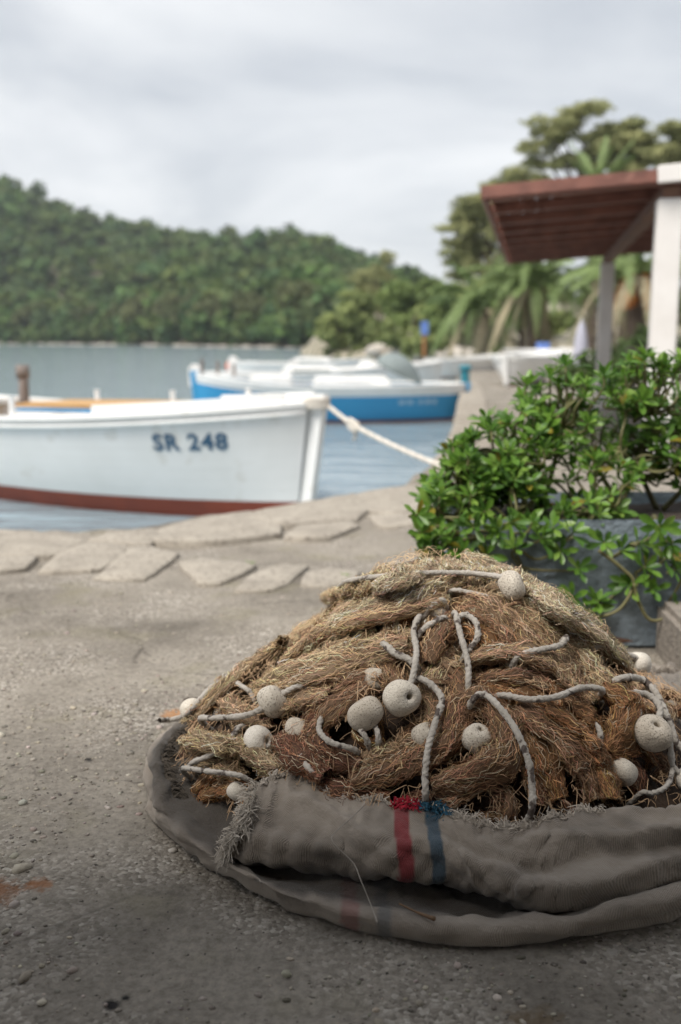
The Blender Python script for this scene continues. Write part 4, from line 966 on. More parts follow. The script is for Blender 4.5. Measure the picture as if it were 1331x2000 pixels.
STRAW, PALE, TAN, BROWN, RED, RUST, DARK = (.51, .365, .22), (.60, .47, .315), (.45, .30, .18), (.325, .19, .108), (.225, .108, .064), (.36, .19, .088), (.11, .06, .036)
BUN = [
 ([(0.295,2.313,0.506),(0.199,2.258,0.507),(0.08,2.261,0.47),(0.009,3.789,0.022)], .030, PALE), ([(0.293,2.254,0.492),(0.171,2.2,0.473),(0.044,2.236,0.421),(-0.049,2.312,0.339)], .034, STRAW), ([(0.234,2.188,0.448),(0.104,2.162,0.426),(-0.022,2.225,0.354),(-0.124,2.249,0.273)], .034, TAN),
 ([(0.205,2.119,0.408),(0.079,2.122,0.375),(-0.057,2.154,0.322),(-0.177,2.245,0.235),(-0.217,2.226,0.215)], .034, STRAW), ([(0.152,2.079,0.38),(0.04,2.088,0.335),(-0.079,2.113,0.287),(-0.168,2.183,0.219)], .034, TAN), ([(-0.126,2.322,0.3),(-0.212,2.362,0.217),(-0.286,2.236,0.186),(-0.364,2.334,0.084)], .03, STRAW),
 ([(-0.03,3.679,0.022),(-0.166,3.249,0.022),(-0.224,2.432,0.197)], .03, STRAW), ([(0.085,2.059,0.33),(0.024,2.042,0.306),(-0.034,2.031,0.267),(-0.068,2.033,0.237)], .028, BROWN), ([(0.288,2.313,0.508),(0.389,2.307,0.458),(0.475,2.186,0.428),(0.576,2.187,0.353),(0.659,2.222,0.269)], .034, PALE),
 ([(0.346,2.236,0.477),(0.435,2.15,0.425),(0.513,2.129,0.358),(0.573,2.085,0.293)], .032, STRAW), ([(0.383,2.129,0.433),(0.451,2.101,0.37),(0.503,2.071,0.311),(0.537,2.03,0.265)], .03, TAN), ([(0.246,2.259,0.499),(0.335,2.247,0.483),(0.437,2.212,0.45),(0.53,2.177,0.392),(0.869,3.123,0.022)], .032, PALE),
 ([(0.207,2.135,0.419),(0.267,2.162,0.435),(0.319,2.13,0.437),(0.365,2.087,0.406),(0.389,2.048,0.362)], .032, BROWN), ([(0.221,2.106,0.396),(0.265,2.135,0.413),(0.311,2.093,0.397),(0.335,2.049,0.353)], .028, RUST), ([(0.186,2.03,0.348),(0.201,2.085,0.384),(0.245,2.144,0.413)], .026, BROWN),
 ([(0.223,2.053,0.366),(0.192,2.002,0.325),(0.197,1.953,0.276),(0.17,1.919,0.234),(0.1,1.891,0.202),(0.022,1.878,0.191)], .030, TAN), ([(0.244,2.023,0.336),(0.245,1.954,0.28),(0.221,1.903,0.244),(0.157,1.895,0.21),(0.073,1.868,0.188)], .030, BROWN), ([(0.272,2.053,0.353),(0.371,2.055,0.365),(0.445,2.05,0.334),(0.489,2.029,0.291)], .030, TAN),
 ([(0.275,2.026,0.325),(0.363,2.02,0.333),(0.461,2.027,0.308),(0.53,2.016,0.26)], .032, BROWN), ([(0.26,1.99,0.292),(0.338,1.998,0.302),(0.43,1.968,0.289)], .026, RUST), ([(0.223,1.9,0.245),(0.244,1.948,0.278),(0.297,1.965,0.284),(0.332,1.908,0.26),(0.314,1.856,0.217),(0.255,1.831,0.195),(0.186,1.833,0.169)], .030, BROWN),
 ([(0.335,1.952,0.279),(0.374,1.903,0.251),(0.409,1.863,0.201),(0.431,1.827,0.152)], .032, RUST), ([(0.364,1.95,0.288),(0.429,1.911,0.247),(0.484,1.896,0.185),(0.504,1.855,0.129)], .034, BROWN), ([(0.409,1.945,0.285),(0.481,1.936,0.227),(0.52,1.917,0.166),(0.53,1.865,0.114)], .032, RUST),
 ([(0.295,1.983,0.284),(0.351,1.924,0.262),(0.385,1.87,0.206),(0.397,1.818,0.141)], .030, BROWN), ([(0.476,1.989,0.272),(0.521,1.989,0.237),(0.536,1.953,0.188)], .03, RUST), ([(0.555,2.049,0.286),(0.607,2.037,0.251),(0.582,1.985,0.212),(0.545,1.944,0.183)], .034, RUST),
 ([(0.58,1.978,0.188),(0.612,1.962,0.153),(0.621,1.924,0.115)], .024, RED), ([(-0.027,2.019,0.265),(-0.066,2.005,0.218),(-0.031,1.92,0.199),(0.04,1.883,0.191)], .026, RED), ([(0.058,2.009,0.301),(-0.005,1.976,0.265),(-0.049,1.959,0.214)], .024, BROWN),
 ([(0.023,1.888,0.201),(0.091,1.903,0.215),(0.17,1.921,0.234)], .026, TAN), ([(0.021,1.857,0.166),(0.119,1.881,0.19),(0.197,1.883,0.215)], .03, BROWN), ([(-0.34,2.161,0.119),(-0.26,2.044,0.164),(-0.195,2.009,0.167)], .03, STRAW), ([(-0.33,2.107,0.105),(-0.253,2.009,0.135),(-0.204,1.975,0.128)], .026, STRAW),
 ([(-0.278,2.263,0.194),(-0.217,2.109,0.202),(-0.153,2.042,0.196)], .026, TAN), ([(-0.119,2.024,0.185),(-0.069,1.938,0.178),(-0.019,1.885,0.165)], .028, RED), ([(-0.294,1.974,0.086),(-0.236,1.96,0.109),(-0.179,1.922,0.111)], .022, RUST), ([(0.831,3.775,0.022),(0.871,3.367,0.022),(0.888,3.087,0.022),(0.687,2.184,0.244)], .032, PALE),
 ([(0.119,2.222,0.486),(0.035,2.381,0.409),(-0.051,3.753,0.022)], .028, STRAW), ([(0.306,1.856,0.204),(0.239,1.829,0.172),(0.179,1.826,0.14)], .028, BROWN), ([(0.522,2.126,0.35),(0.566,2.093,0.302),(0.596,2.057,0.264)], .03, STRAW), ([(-0.123,2.082,0.223),(-0.067,2.061,0.254),(-0.005,2.019,0.283)], .026, TAN),
 ([(-0.059,2.102,0.296),(-0.131,2.137,0.243),(-0.196,2.147,0.206),(-0.25,2.13,0.187)], .028, TAN), ([(0.274,2.208,0.458),(0.336,2.156,0.449),(0.392,2.112,0.413),(0.434,2.076,0.354)], .03, TAN), ([(0.232,2.229,0.477),(0.144,2.179,0.453),(0.034,2.197,0.394),(-0.073,2.231,0.305)], .03, PALE),
 ([(0.076,2.159,0.399),(-0.012,2.168,0.35),(-0.097,2.224,0.282)], .028, STRAW), ([(0.081,2.099,0.347),(0.112,2.03,0.324),(0.107,1.999,0.301)], .026, BROWN), ([(0.676,2.21,0.249),(0.69,2.095,0.218),(0.711,2.044,0.166)], .026, TAN), ([(-0.073,1.913,0.155),(0.013,1.86,0.152),(0.096,1.841,0.146)], .028, RED),
 ([(0.526,1.978,0.217),(0.534,1.938,0.166),(0.547,1.898,0.118)], .028, RED), ([(-0.22,2.037,0.177),(-0.16,1.99,0.151),(-0.118,1.944,0.144)], .026, STRAW),
]
rb = np.random.default_rng(77)
for k in range(46):          # the rest of the heap, also round the back
    a = rb.uniform(0, 6.28); q0 = rb.uniform(.02, .5); pts = []
    for j in range(4):
        q = q0 + j * rb.uniform(.1, .16); aa = a + j * rb.uniform(-.25, .3)
        x = .215 + math.cos(aa) * .60 * q; y = 2.28 + math.sin(aa) * (.46 if math.sin(aa) > 0 else .44) * q; n = mnormal(x, y)
        pts.append(tuple(np.array([x, y, mound(x, y)]) + n * (-.012 if math.sin(aa) < .3 else .004)))
    hgt = pts[0][2]; front = math.sin(a) < .2
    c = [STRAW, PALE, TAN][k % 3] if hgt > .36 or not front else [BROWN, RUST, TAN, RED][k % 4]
    BUN.append((pts, rb.uniform(.022, .03), c))

def bundle(path, R, colr, seed, dens=1.0):
    r = np.random.default_rng(seed); P = spline(path, 10); T, A, B = frames(P); K = len(P)
    L_ = np.linalg.norm(np.diff(P, axis=0), axis=1).sum(); s = np.linspace(0, 1, K)
    prof = R * (.40 + .60 * np.sin(np.pi * np.clip(s * .9 + .05, 0, 1)) ** .6) * (1 + .14 * np.sin(s * 13 + seed) + .10 * np.sin(s * 31 + seed))
    nl = r.integers(3, 6); tw = r.uniform(-5, 5); p0_ = r.uniform(0, 6.28)
    def lobe(phi, uu): return 1 + .17 * np.cos(nl * phi + tw * uu * L_ / .25 + p0_) + .12 * np.cos(2 * phi + 14 * uu + seed) * np.sin(23 * uu + seed)
    th = np.linspace(0, 2 * np.pi, 16, endpoint=False); lb = lobe(th[None], s[:, None])
    V0 = P[:, None] + (prof[:, None] * .86 * lb)[..., None] * (np.cos(th)[None, :, None] * A[:, None] * .62 + np.sin(th)[None, :, None] * B[:, None]) + r.normal(0, .0014, (K, 16, 3))
    a = np.arange(K * 16).reshape(K, 16); a2 = np.roll(a, -1, 1)
    F0 = np.stack([a[:-1], a2[:-1], a2[1:], a[1:]], -1).reshape(-1, 4); V0 = V0.reshape(-1, 3)
    T0 = np.array(colr)[None] * .38 * r.uniform(.7, 1.3, (len(V0), 1))
    n = int(dens * 2300 * L_ * R / .03); K2 = 8; tl = np.linspace(0, 1, K2)[None]
    st = r.uniform(-.10, .95, n); ln = r.uniform(.025, .075, n) / L_
    u = np.clip(st[:, None] + ln[:, None] * tl, 0, 1)
    def smp(X_): return np.stack([np.interp(u, s, X_[:, i]) for i in range(3)], -1)
    ph = r.uniform(0, 6.28, n)[:, None] + (r.choice((-1, 1), n) * r.uniform(.15, .95, n))[:, None] * tl - tw / nl * (u - u[:, :1]) * L_ / .25
    rd = np.interp(u, s, prof) * lobe(ph, u) * r.uniform(.84, 1.03, n)[:, None]
    stray = r.random(n) < .08
    rd = rd + np.where(stray, 1, 0)[:, None] * .010 * np.sin(np.pi * tl) * r.uniform(.2, 1.3, n)[:, None]
    Q = smp(P) + rd[..., None] * (np.cos(ph)[..., None] * smp(A) * .62 + np.sin(ph)[..., None] * smp(B))
    amp = np.where(stray, .005, .0026)[:, None]
    for ax in range(3):
        Q[..., ax] += amp * np.sin(tl * r.uniform(6, 24, n)[:, None] + r.uniform(0, 6.28, n)[:, None]) + .0006 * np.sin(tl * r.uniform(20, 38, n)[:, None] + r.uniform(0, 6.28, n)[:, None])
    Q[..., 2] = np.maximum(Q[..., 2], .004)
    rdir = np.cos(ph)[..., None] * smp(A) + np.sin(ph)[..., None] * smp(B)
    V1, F1 = strands(Q, r.uniform(.00034, .0007, n), rdir + r.normal(0, .35, (n, 1, 3)))
    br = np.exp(r.normal(0, .38, n)) * (1 + .28 * np.sin(nl * ph[:, 0] * 1.5 + st * L_ * 40 + seed)); T1 = np.array(colr)[None] * br[:, None] * (1 + r.normal(0, .08, (n, 3)))
    pale = r.random(n) < .10; T1[pale] = np.array((.50, .41, .29)) * r.uniform(.8, 1.15, (pale.sum(), 1))
    T1 = np.repeat(np.clip(T1, .01, .75), K2 * 2, axis=0)
    return np.concatenate([V0, V1]) - NB, np.concatenate([F0, F1 + len(V0)]), np.concatenate([T0, T1])
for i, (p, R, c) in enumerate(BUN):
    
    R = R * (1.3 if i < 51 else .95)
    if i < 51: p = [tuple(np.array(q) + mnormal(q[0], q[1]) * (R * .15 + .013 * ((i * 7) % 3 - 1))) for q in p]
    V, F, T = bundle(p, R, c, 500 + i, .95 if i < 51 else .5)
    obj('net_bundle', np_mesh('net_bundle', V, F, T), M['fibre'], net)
# small loose folds and tufts of mesh thrown over the big hanks
rt = np.random.default_rng(99)
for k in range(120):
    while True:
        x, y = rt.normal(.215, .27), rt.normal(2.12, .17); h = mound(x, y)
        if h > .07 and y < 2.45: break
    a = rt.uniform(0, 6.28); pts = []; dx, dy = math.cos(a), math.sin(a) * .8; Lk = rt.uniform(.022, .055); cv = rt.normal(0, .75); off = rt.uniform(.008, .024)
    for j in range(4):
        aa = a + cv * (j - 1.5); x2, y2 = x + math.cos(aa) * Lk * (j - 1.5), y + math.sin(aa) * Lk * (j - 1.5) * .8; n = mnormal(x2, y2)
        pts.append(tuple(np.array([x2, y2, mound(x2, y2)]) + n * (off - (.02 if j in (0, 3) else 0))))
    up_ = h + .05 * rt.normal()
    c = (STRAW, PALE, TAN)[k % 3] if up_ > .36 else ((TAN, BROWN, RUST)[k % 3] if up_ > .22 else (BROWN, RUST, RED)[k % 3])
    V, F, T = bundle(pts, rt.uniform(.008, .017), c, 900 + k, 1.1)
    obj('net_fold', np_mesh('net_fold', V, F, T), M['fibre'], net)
# loose single fibres all over, mostly at the outline
n = 2400; xs_ = r.uniform(-.4, .85, n * 3); ys_ = r.uniform(1.75, 2.7, n * 3); ok = np.array([mound(x, y) > .05 for x, y in zip(xs_, ys_)]); xs_, ys_ = xs_[ok][:n], ys_[ok][:n]; n = len(xs_)
base = np.array([(x, y, mound(x, y) + .03) for x, y in zip(xs_, ys_)]); t_ = np.linspace(0, 1, 10)[None, :, None]
d1 = r.normal(size=(n, 1, 3)) * np.array([.022, .022, .012]); d2 = r.normal(size=(n, 1, 3)) * .008
Q = base[:, None] + d1 * t_ + d2 * np.sin(t_ * r.uniform(3, 9, (n, 1, 1)))
hh = np.array([[mound(q[0], q[1]) for q in row] for row in Q]); Q[..., 2] = hh + r.uniform(.022, .05, (n, 1)) + r.uniform(0, .012, (n, 1)) * np.sin(np.pi * t_[..., 0]) + .003 * np.sin(t_[..., 0] * r.uniform(4, 12, (n, 1)))
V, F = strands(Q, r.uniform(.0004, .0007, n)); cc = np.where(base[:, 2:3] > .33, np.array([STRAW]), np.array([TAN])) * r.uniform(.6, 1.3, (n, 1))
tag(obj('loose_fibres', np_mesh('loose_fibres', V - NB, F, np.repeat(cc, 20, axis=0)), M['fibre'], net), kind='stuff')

# floats
def float_me(seed):
    r = np.random.default_rng(seed); prof = []
    for i in range(15):
        a = math.pi * (i / 14) ; prof.append((.19 + .81 * math.sin(a) ** .78 if 0 < i < 14 else .19, .78 * math.cos(a)))
    prof = prof + [(.17, -.5), (.17, .5)]
    n = 28; ph = np.linspace(0, 2 * np.pi, n, endpoint=False); V = []
    for (q, z) in prof:
        for a in ph:
            k = 1 + .05 * math.sin(2 * a + seed) + .03 * math.sin(3 * a + z * 3 + seed) - .10 * math.exp(-((a - 1.5 - seed) ** 2 + (z - .3) ** 2) / .25); V.append((q * k * math.cos(a), q * k * math.sin(a), z * (1 + .04 * math.sin(a + seed))))
    m_ = len(prof); F = [(i * n + j, i * n + (j + 1) % n, ((i + 1) % m_) * n + (j + 1) % n, ((i + 1) % m_) * n + j) for i in range(m_) for j in range(n)]
    return np_mesh('float', [tuple(v) for v in V], F, smooth=True)
FM = [float_me(s) for s in range(4)]
for f, a_ in zip(FM, (((.72, .66, .565), (.55, .49, .41), (.40, .35, .29), 14), ((.66, .60, .51), (.48, .425, .35), (.30, .26, .21), 9), ((.76, .71, .63), (.62, .565, .485), (.45, .40, .34), 18), ((.60, .53, .44), (.44, .38, .305), (.28, .24, .19), 11))): f.materials.append(fmat(*a_))
FL = [([(-0.363,2.325,0.137)], .0345, (.8, -.2, .5)), ([(-0.148,2.073,0.257)], .039, (.75, .1, .55)), ([(-0.176,2.011,0.19)], .036, (.75, -.55, .25)), ([(0.051,1.925,0.287)], .039, (.55, -.1, -.75)),
      ([(0.126,1.947,0.313)], .0415, (.45, -.75, .35)), ([(0.383,2.165,0.493)], .036, (-.7, .1, -.35)), ([(0.701,2.254,0.279)], .034, (-.7, -.5, .35)), ([(0.652,1.969,0.227)], .042, (.1, -.55, .8)),
      ([(0.581,1.928,0.159)], .034, (.5, .5, .7)), ([(0.273,1.886,0.25)], .034, (.3, -.3, .9)), ([(0.729,1.953,0.129)], .03, (.3, -.5, .6)), ([(-0.09,2.019,0.214)], .032, (.3, .3, .8)),
      ([(-0.214,1.937,0.111)], .024, (.5, .2, .8)), ([(0.214,2.156,0.433)], .026, (.3, .6, .6)), ([(0.261,2.269,0.502)], .03, (0, .3, 1)), ([(0.076,2.036,0.32)], .032, (.2, .3, .8)), ([(0.621,2.037,0.246)], .03, (.5, .3, .8)), ([(0.174,1.917,0.242)], .032, (.5, -.2, .8))]
for i, (p, R, ax) in enumerate(FL):
    o = obj('float', FM[i % 4], None, net); o.location = Vector(p[0]) - Vector(NB); o.scale = (R * .95, R * .95, R * .95)
    o.rotation_mode = 'QUATERNION'; o.rotation_quaternion = Vector((0, 0, 1)).rotation_difference(Vector(ax).normalized())

# the grey float line
RP = [
 ([(-0.467,2.435,0.069),(-0.444,2.48,0.053),(-0.394,2.355,0.111),(-0.354,2.238,0.171),(-0.328,2.253,0.2),(-0.317,2.392,0.178),(-0.307,2.847,0.05),(-0.295,2.924,0.042)], .0075),
 ([(-0.319,2.15,0.186),(-0.283,2.097,0.209),(-0.208,2.043,0.236),(-0.166,2.055,0.249),(-0.149,2.069,0.258),(-0.12,2.073,0.278),(-0.083,2.07,0.293)], .0078),
 ([(-0.297,2.425,0.193),(-0.233,2.219,0.241),(-0.205,2.186,0.231)], .0065),
 ([(0.174,2.117,0.437),(0.158,2.072,0.417),(0.16,2.016,0.391),(0.151,1.968,0.36),(0.137,1.94,0.326)], .0075),
 ([(0.166,1.972,0.345),(0.194,1.953,0.331),(0.206,1.926,0.314),(0.19,1.888,0.285),(0.172,1.85,0.243),(0.165,1.822,0.206),(0.164,1.8,0.177)], .0078),
 ([(0.251,2.11,0.446),(0.257,2.05,0.413),(0.267,2.004,0.37),(0.264,1.971,0.327)], .0075), ([(0.256,2.1,0.434),(0.274,2.102,0.444),(0.293,2.076,0.434),(0.293,2.053,0.408),(0.277,2.041,0.389),(0.265,2.037,0.372)], .0075),
 ([(0.269,1.92,0.32),(0.291,1.922,0.328),(0.312,1.894,0.319),(0.342,1.843,0.286),(0.361,1.8,0.239),(0.364,1.774,0.2),(0.36,1.751,0.164)], .0078),
 ([(0.323,1.951,0.315),(0.382,1.92,0.319),(0.44,1.93,0.321),(0.503,1.985,0.32),(0.551,2.005,0.308)], .0078), ([(0.61,2.03,0.288),(0.659,2.045,0.283),(0.678,2.013,0.268),(0.665,1.979,0.241)], .0085),
 ([(-0.021,3.679,0.064),(0.003,2.379,0.443),(0.064,2.203,0.503),(0.178,2.179,0.519),(0.249,2.2,0.515),(0.304,2.193,0.515),(0.376,2.156,0.509)], .0072), ([(0.243,2.183,0.476),(0.286,2.175,0.477),(0.338,2.141,0.467)], .006),
 ([(0.373,2.011,0.378),(0.42,2.02,0.391),(0.467,2.046,0.392),(0.489,2.078,0.4)], .0078), ([(0.37,2.032,0.377),(0.403,2.036,0.388),(0.423,2.041,0.375)], .007),
 ([(0.608,2.066,0.312),(0.673,2.121,0.289),(0.696,2.089,0.266),(0.708,2.036,0.226),(0.718,2.002,0.189),(0.756,1.995,0.168),(0.82,2.038,0.13)], .009), ([(0.695,1.992,0.205),(0.694,1.966,0.164),(0.711,1.952,0.142),(0.744,1.949,0.127)], .0065),
 ([(0.697,1.996,0.19),(0.694,1.958,0.151),(0.667,1.91,0.137),(0.633,1.889,0.131),(0.609,1.891,0.13)], .006), ([(-0.342,2.022,0.124),(-0.286,1.969,0.143),(-0.231,1.942,0.149),(-0.201,1.932,0.146)], .0065), ([(-0.326,2.029,0.128),(-0.273,2.002,0.166),(-0.236,2.016,0.194),(-0.216,2.043,0.211)], .007),
 ([(-0.029,1.963,0.27),(-0.044,1.928,0.253),(-0.021,1.894,0.239),(0.023,1.883,0.229)], .0068), ([(0.093,2.074,0.387),(0.115,2.037,0.379),(0.151,2.015,0.367)], .009), ([(0.589,2.153,0.362),(0.653,2.212,0.321),(0.7,2.249,0.289)], .009),
 ([(-0.074,1.936,0.2),(-0.076,1.903,0.194),(-0.051,1.876,0.179)], .0075), ([(0.041,1.901,0.261),(0.054,1.89,0.241)], .0068), ([(0.071,1.908,0.264),(0.076,1.893,0.242)], .0065), ([(0.191,2.13,0.445),(0.218,2.146,0.463),(0.23,2.146,0.462)], .0075), ([(0.171,2.075,0.41),(0.214,2.098,0.435),(0.233,2.115,0.429)], .0075),
 ([(0.531,1.96,0.248),(0.534,1.932,0.223),(0.517,1.911,0.203)], .0068),
]
for i, (p, R) in enumerate(RP):
    
    p = [np.array(v) for v in p]; dn = lambda a_, b_: a_ + (a_ - b_) / np.linalg.norm(a_ - b_) * .022 - mnormal(a_[0], a_[1]) * .055
    if i not in (3, 9): p = p + [dn(p[-1], p[-2])]
    if i not in (0,): p = [dn(p[0], p[1])] + p
    c = spline(p, 16); R = R * .84; T, A, B = frames(c); al = np.concatenate([[0], np.cumsum(np.linalg.norm(np.diff(c, axis=0), axis=1))])
    th = np.linspace(0, 2 * np.pi, 15, endpoint=False)[None]; rr = R * (1 + .11 * np.cos(3 * (th - al[:, None] / .006))) * (1 + .05 * np.sin(al[:, None] * 170) + .22 * np.exp(-((al[:, None] % .06 - .03) / .0035) ** 2))
    V = (c - NB)[:, None] + rr[..., None] * (np.cos(th)[..., None] * A[:, None] + np.sin(th)[..., None] * B[:, None]); a_ = np.arange(V.shape[0] * 15).reshape(-1, 15); b_ = np.roll(a_, -1, 1)
    obj('float_line', np_mesh('float_line', V, np.stack([a_[:-1], b_[:-1], b_[1:], a_[1:]], -1).reshape(-1, 4), smooth=True), M['cord'], net)

# dry leaves and twigs caught in the net
LV = [(-0.342,2.813,0.049),(-0.264,2.102,0.183),(-0.32,2.05,0.129),(-0.123,1.946,0.155),(-0.021,2.384,0.377),(0.049,2.367,0.45),(-0.077,2.323,0.337),(0.202,1.987,0.331),(0.229,2.01,0.347),(0.108,1.981,0.327),(0.453,2.327,0.44),(0.071,2.184,0.45),(0.155,2.151,0.453),(0.006,2.247,0.405),(0.269,2.046,0.381),(0.324,2.062,0.39),(-0.173,2.089,0.229),(0.488,2.096,0.352),(-0.152,3.318,0.03),(-0.29,2.902,0.039)]
r_ = random.Random(8)
for i, p in enumerate(LV):
    n = 6; V = []; wd = r_.uniform(.12, .2)
    for j in range(n + 1):
        t = j / n; w_ = wd * math.sin(math.pi * t) ** .8 * (1 - .3 * t) + .01; V += [(t - .5, -w_, .10 * math.sin(t * 3.1) + w_ * .5), (t - .5, 0, .10 * math.sin(t * 3.1)), (t - .5, w_, .10 * math.sin(t * 3.1) + w_ * .5)]
    F = [(j * 3 + k, j * 3 + 3 + k, j * 3 + 4 + k, j * 3 + 1 + k) for j in range(n) for k in range(2)]
    nn_ = mnormal(p[0], p[1]); o = obj('dry_leaf', np_mesh('dry_leaf', V, F, smooth=True), M['dry_leaf'], None, p); s = r_.uniform(.04, .065); o.scale = (s, s, s)
    o.rotation_mode = 'QUATERNION'; o.rotation_quaternion = Vector((0, 0, 1)).rotation_difference(Vector(nn_)) @ Matrix.Rotation(r_.uniform(0, 6.28), 3, 'Z').to_quaternion()
    tag(o, 'narrow dry brown leaf caught in the fishing net', 'dry leaf', 'dry leaves caught in the net')

# ------------------------------------------------------------------ the sack
sk = thing('sack', 'worn grey sackcloth with red and blue stripes wrapped round the net heap', 'sack', (.215, 2.2, 0)); KB = np.array([.215, 2.2, 0])
def loft(rails, nu, nv):
    R = [spline(q, 12) for q in rails]
    def resample(P, n):
        d = np.concatenate([[0], np.cumsum(np.linalg.norm(np.diff(P, axis=0), axis=1))]); d /= d[-1]; u = np.linspace(0, 1, n); return np.stack([np.interp(u, d, P[:, i]) for i in range(3)], -1)
    # rails share the same parameter: use index parameter, not arc length, so that matching points stay matched
    def byidx(P, n): k = np.linspace(0, len(P) - 1, n); a = np.floor(k).astype(int).clip(0, len(P) - 2); f = (k - a)[:, None]; return P[a] * (1 - f) + P[a + 1] * f
    R = [byidx(q, nu) for q in R]; out = np.zeros((nu, nv, 3))
    for i in range(nu): out[i] = resample(spline([q[i] for q in R], 10), nv)
    return out
OUT = [(-0.39,2.454,0.06),(-0.444,2.41,0.05),(-0.468,2.286,0.035),(-0.437,2.131,0.02),(-0.395,2,0.012),(-0.293,1.847,0.01),(-0.18,1.735,0.01),(-0.051,1.646,0.01),(0.085,1.593,0.01),(0.213,1.572,0.01),(0.342,1.576,0.01),(0.485,1.612,0.01),(0.622,1.666,0.01),(0.774,1.767,0.01),(0.973,2.016,0.01)]
RDG = [(-0.361,2.304,0.12),(-0.402,2.233,0.12),(-0.413,2.104,0.115),(-0.394,1.992,0.095),(-0.358,1.892,0.08),(-0.27,1.781,0.066),(-0.164,1.693,0.056),(-0.046,1.63,0.042),(0.083,1.586,0.036),(0.211,1.566,0.034),(0.34,1.569,0.036),(0.477,1.59,0.05),(0.609,1.634,0.06),(0.765,1.754,0.06),(0.935,1.963,0.06)]
INN = [(-0.353,2.296,0.11),(-0.386,2.22,0.11),(-0.395,2.122,0.1),(-0.378,2.03,0.084),(-0.336,1.935,0.072),(-0.256,1.824,0.056),(-0.155,1.745,0.046),(-0.043,1.674,0.036),(0.085,1.63,0.028),(0.217,1.613,0.026),(0.35,1.618,0.028),(0.493,1.645,0.036),(0.629,1.693,0.045),(0.788,1.811,0.05),(0.944,2.007,0.05)]
def shift(P, f, dz, z=None):
    o_ = []
    for p in P:
        v = NB[:2] - np.array(p[:2]); v = v / np.linalg.norm(v); o_.append((p[0] + v[0] * f, p[1] + v[1] * f, z if z is not None else max(.004, p[2] + dz)))
    return o_
roll = loft([shift(OUT, .10, 0, .004), shift(OUT, .02, 0, .004), OUT, RDG, INN, shift(INN, .022, -.010), shift(INN, .06, -.008), shift(INN, .10, .0), shift(INN, .14, .0)], 230, 40)
def wrinkle(G, amp, seed, sx=1.0):
    nu, nv, _ = G.shape; u = np.arange(nu)[:, None] * .08 * sx + np.zeros((1, nv)); v = np.arange(nv)[None] * .09 + np.zeros((nu, 1)); q = np.stack([u, v], -1)
    du = np.gradient(G, axis=0); dv = np.gradient(G, axis=1); n = np.cross(du, dv); n /= np.linalg.norm(n, axis=2)[..., None] + 1e-9
    dg = np.stack([u * .9 + v * 1.1, v * .35 - u * .25], -1)
    ridge = 1 - 2.2 * np.abs(vnoise(dg, 1.1, seed + 1)); ridge2 = 1 - 2.2 * np.abs(vnoise(np.stack([u * .5 - v * 1.3, v * .4 + u * .15], -1), 1.6, seed + 3))
    h = .28 * (1 - 2.4 * np.abs(vnoise(np.stack([u * 1.3 + v * .6, v * 1.1 - u * .7], -1), 1.7, seed + 5))) + 1.1 * vnoise(q, .45, seed) + .55 * ridge + .35 * ridge2 + .25 * vnoise(q, 3.1, seed + 2)
    G = G + n * (h * amp)[..., None]; G[..., 2] = np.maximum(G[..., 2], .004); return G
roll = wrinkle(roll, .0085, 11)
iu = np.arange(230)[:, None].astype(float); iv = np.arange(40)[None].astype(float); fold = np.zeros((230, 40))
for (a0, v0, a1, v1, wd_, am) in ((70, 15, 229, 13, 1.3, -.007), (30, 10, 110, 17, 1.2, -.006), (12, 12, 44, 20, 1.6, -.012), (48, 8, 66, 22, 1.8, -.011), (52, 22, 60, 9, 1.5, .008), (120, 19, 229, 17, 1.2, .005), (90, 11, 160, 8, 1.3, .006), (160, 10, 229, 19, 1.4, -.006), (20, 18, 60, 12, 1.4, .006)):
    t_ = np.clip((iu - a0) / (a1 - a0), 0, 1); ins = np.clip((iu - a0) / 9, 0, 1) * np.clip((a1 + 8 - iu) / 9, 0, 1)
    fold += am * ins * np.exp(-((iv - (v0 + (v1 - v0) * t_ + .9 * np.sin(iu * .17 + a0))) / wd_) ** 2)
nr_ = np.cross(np.gradient(roll, axis=0), np.gradient(roll, axis=1)); nr_ /= np.linalg.norm(nr_, axis=2)[..., None] + 1e-9
if nr_[:, 16, 2].mean() < 0: nr_ = -nr_
roll = roll + nr_ * fold[..., None]; roll[..., 2] = np.maximum(roll[..., 2], .004)
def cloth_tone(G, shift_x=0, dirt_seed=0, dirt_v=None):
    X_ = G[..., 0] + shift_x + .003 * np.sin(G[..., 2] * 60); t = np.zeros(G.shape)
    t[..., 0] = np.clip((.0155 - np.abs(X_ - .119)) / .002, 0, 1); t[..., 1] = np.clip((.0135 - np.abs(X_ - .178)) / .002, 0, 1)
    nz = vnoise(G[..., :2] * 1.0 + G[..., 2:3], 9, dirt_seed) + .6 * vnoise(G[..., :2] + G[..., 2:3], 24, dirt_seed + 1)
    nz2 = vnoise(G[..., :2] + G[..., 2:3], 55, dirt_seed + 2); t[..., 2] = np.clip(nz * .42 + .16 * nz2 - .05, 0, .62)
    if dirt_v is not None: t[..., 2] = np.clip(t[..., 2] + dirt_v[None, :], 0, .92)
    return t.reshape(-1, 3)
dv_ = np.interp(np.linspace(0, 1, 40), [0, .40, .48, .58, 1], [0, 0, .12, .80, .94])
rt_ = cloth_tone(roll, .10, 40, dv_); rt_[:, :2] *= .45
ro = obj('rolled_rim', np_mesh('rolled_rim', roll - KB, grid_faces(230, 40), rt_, smooth=True), M['cloth'], sk)
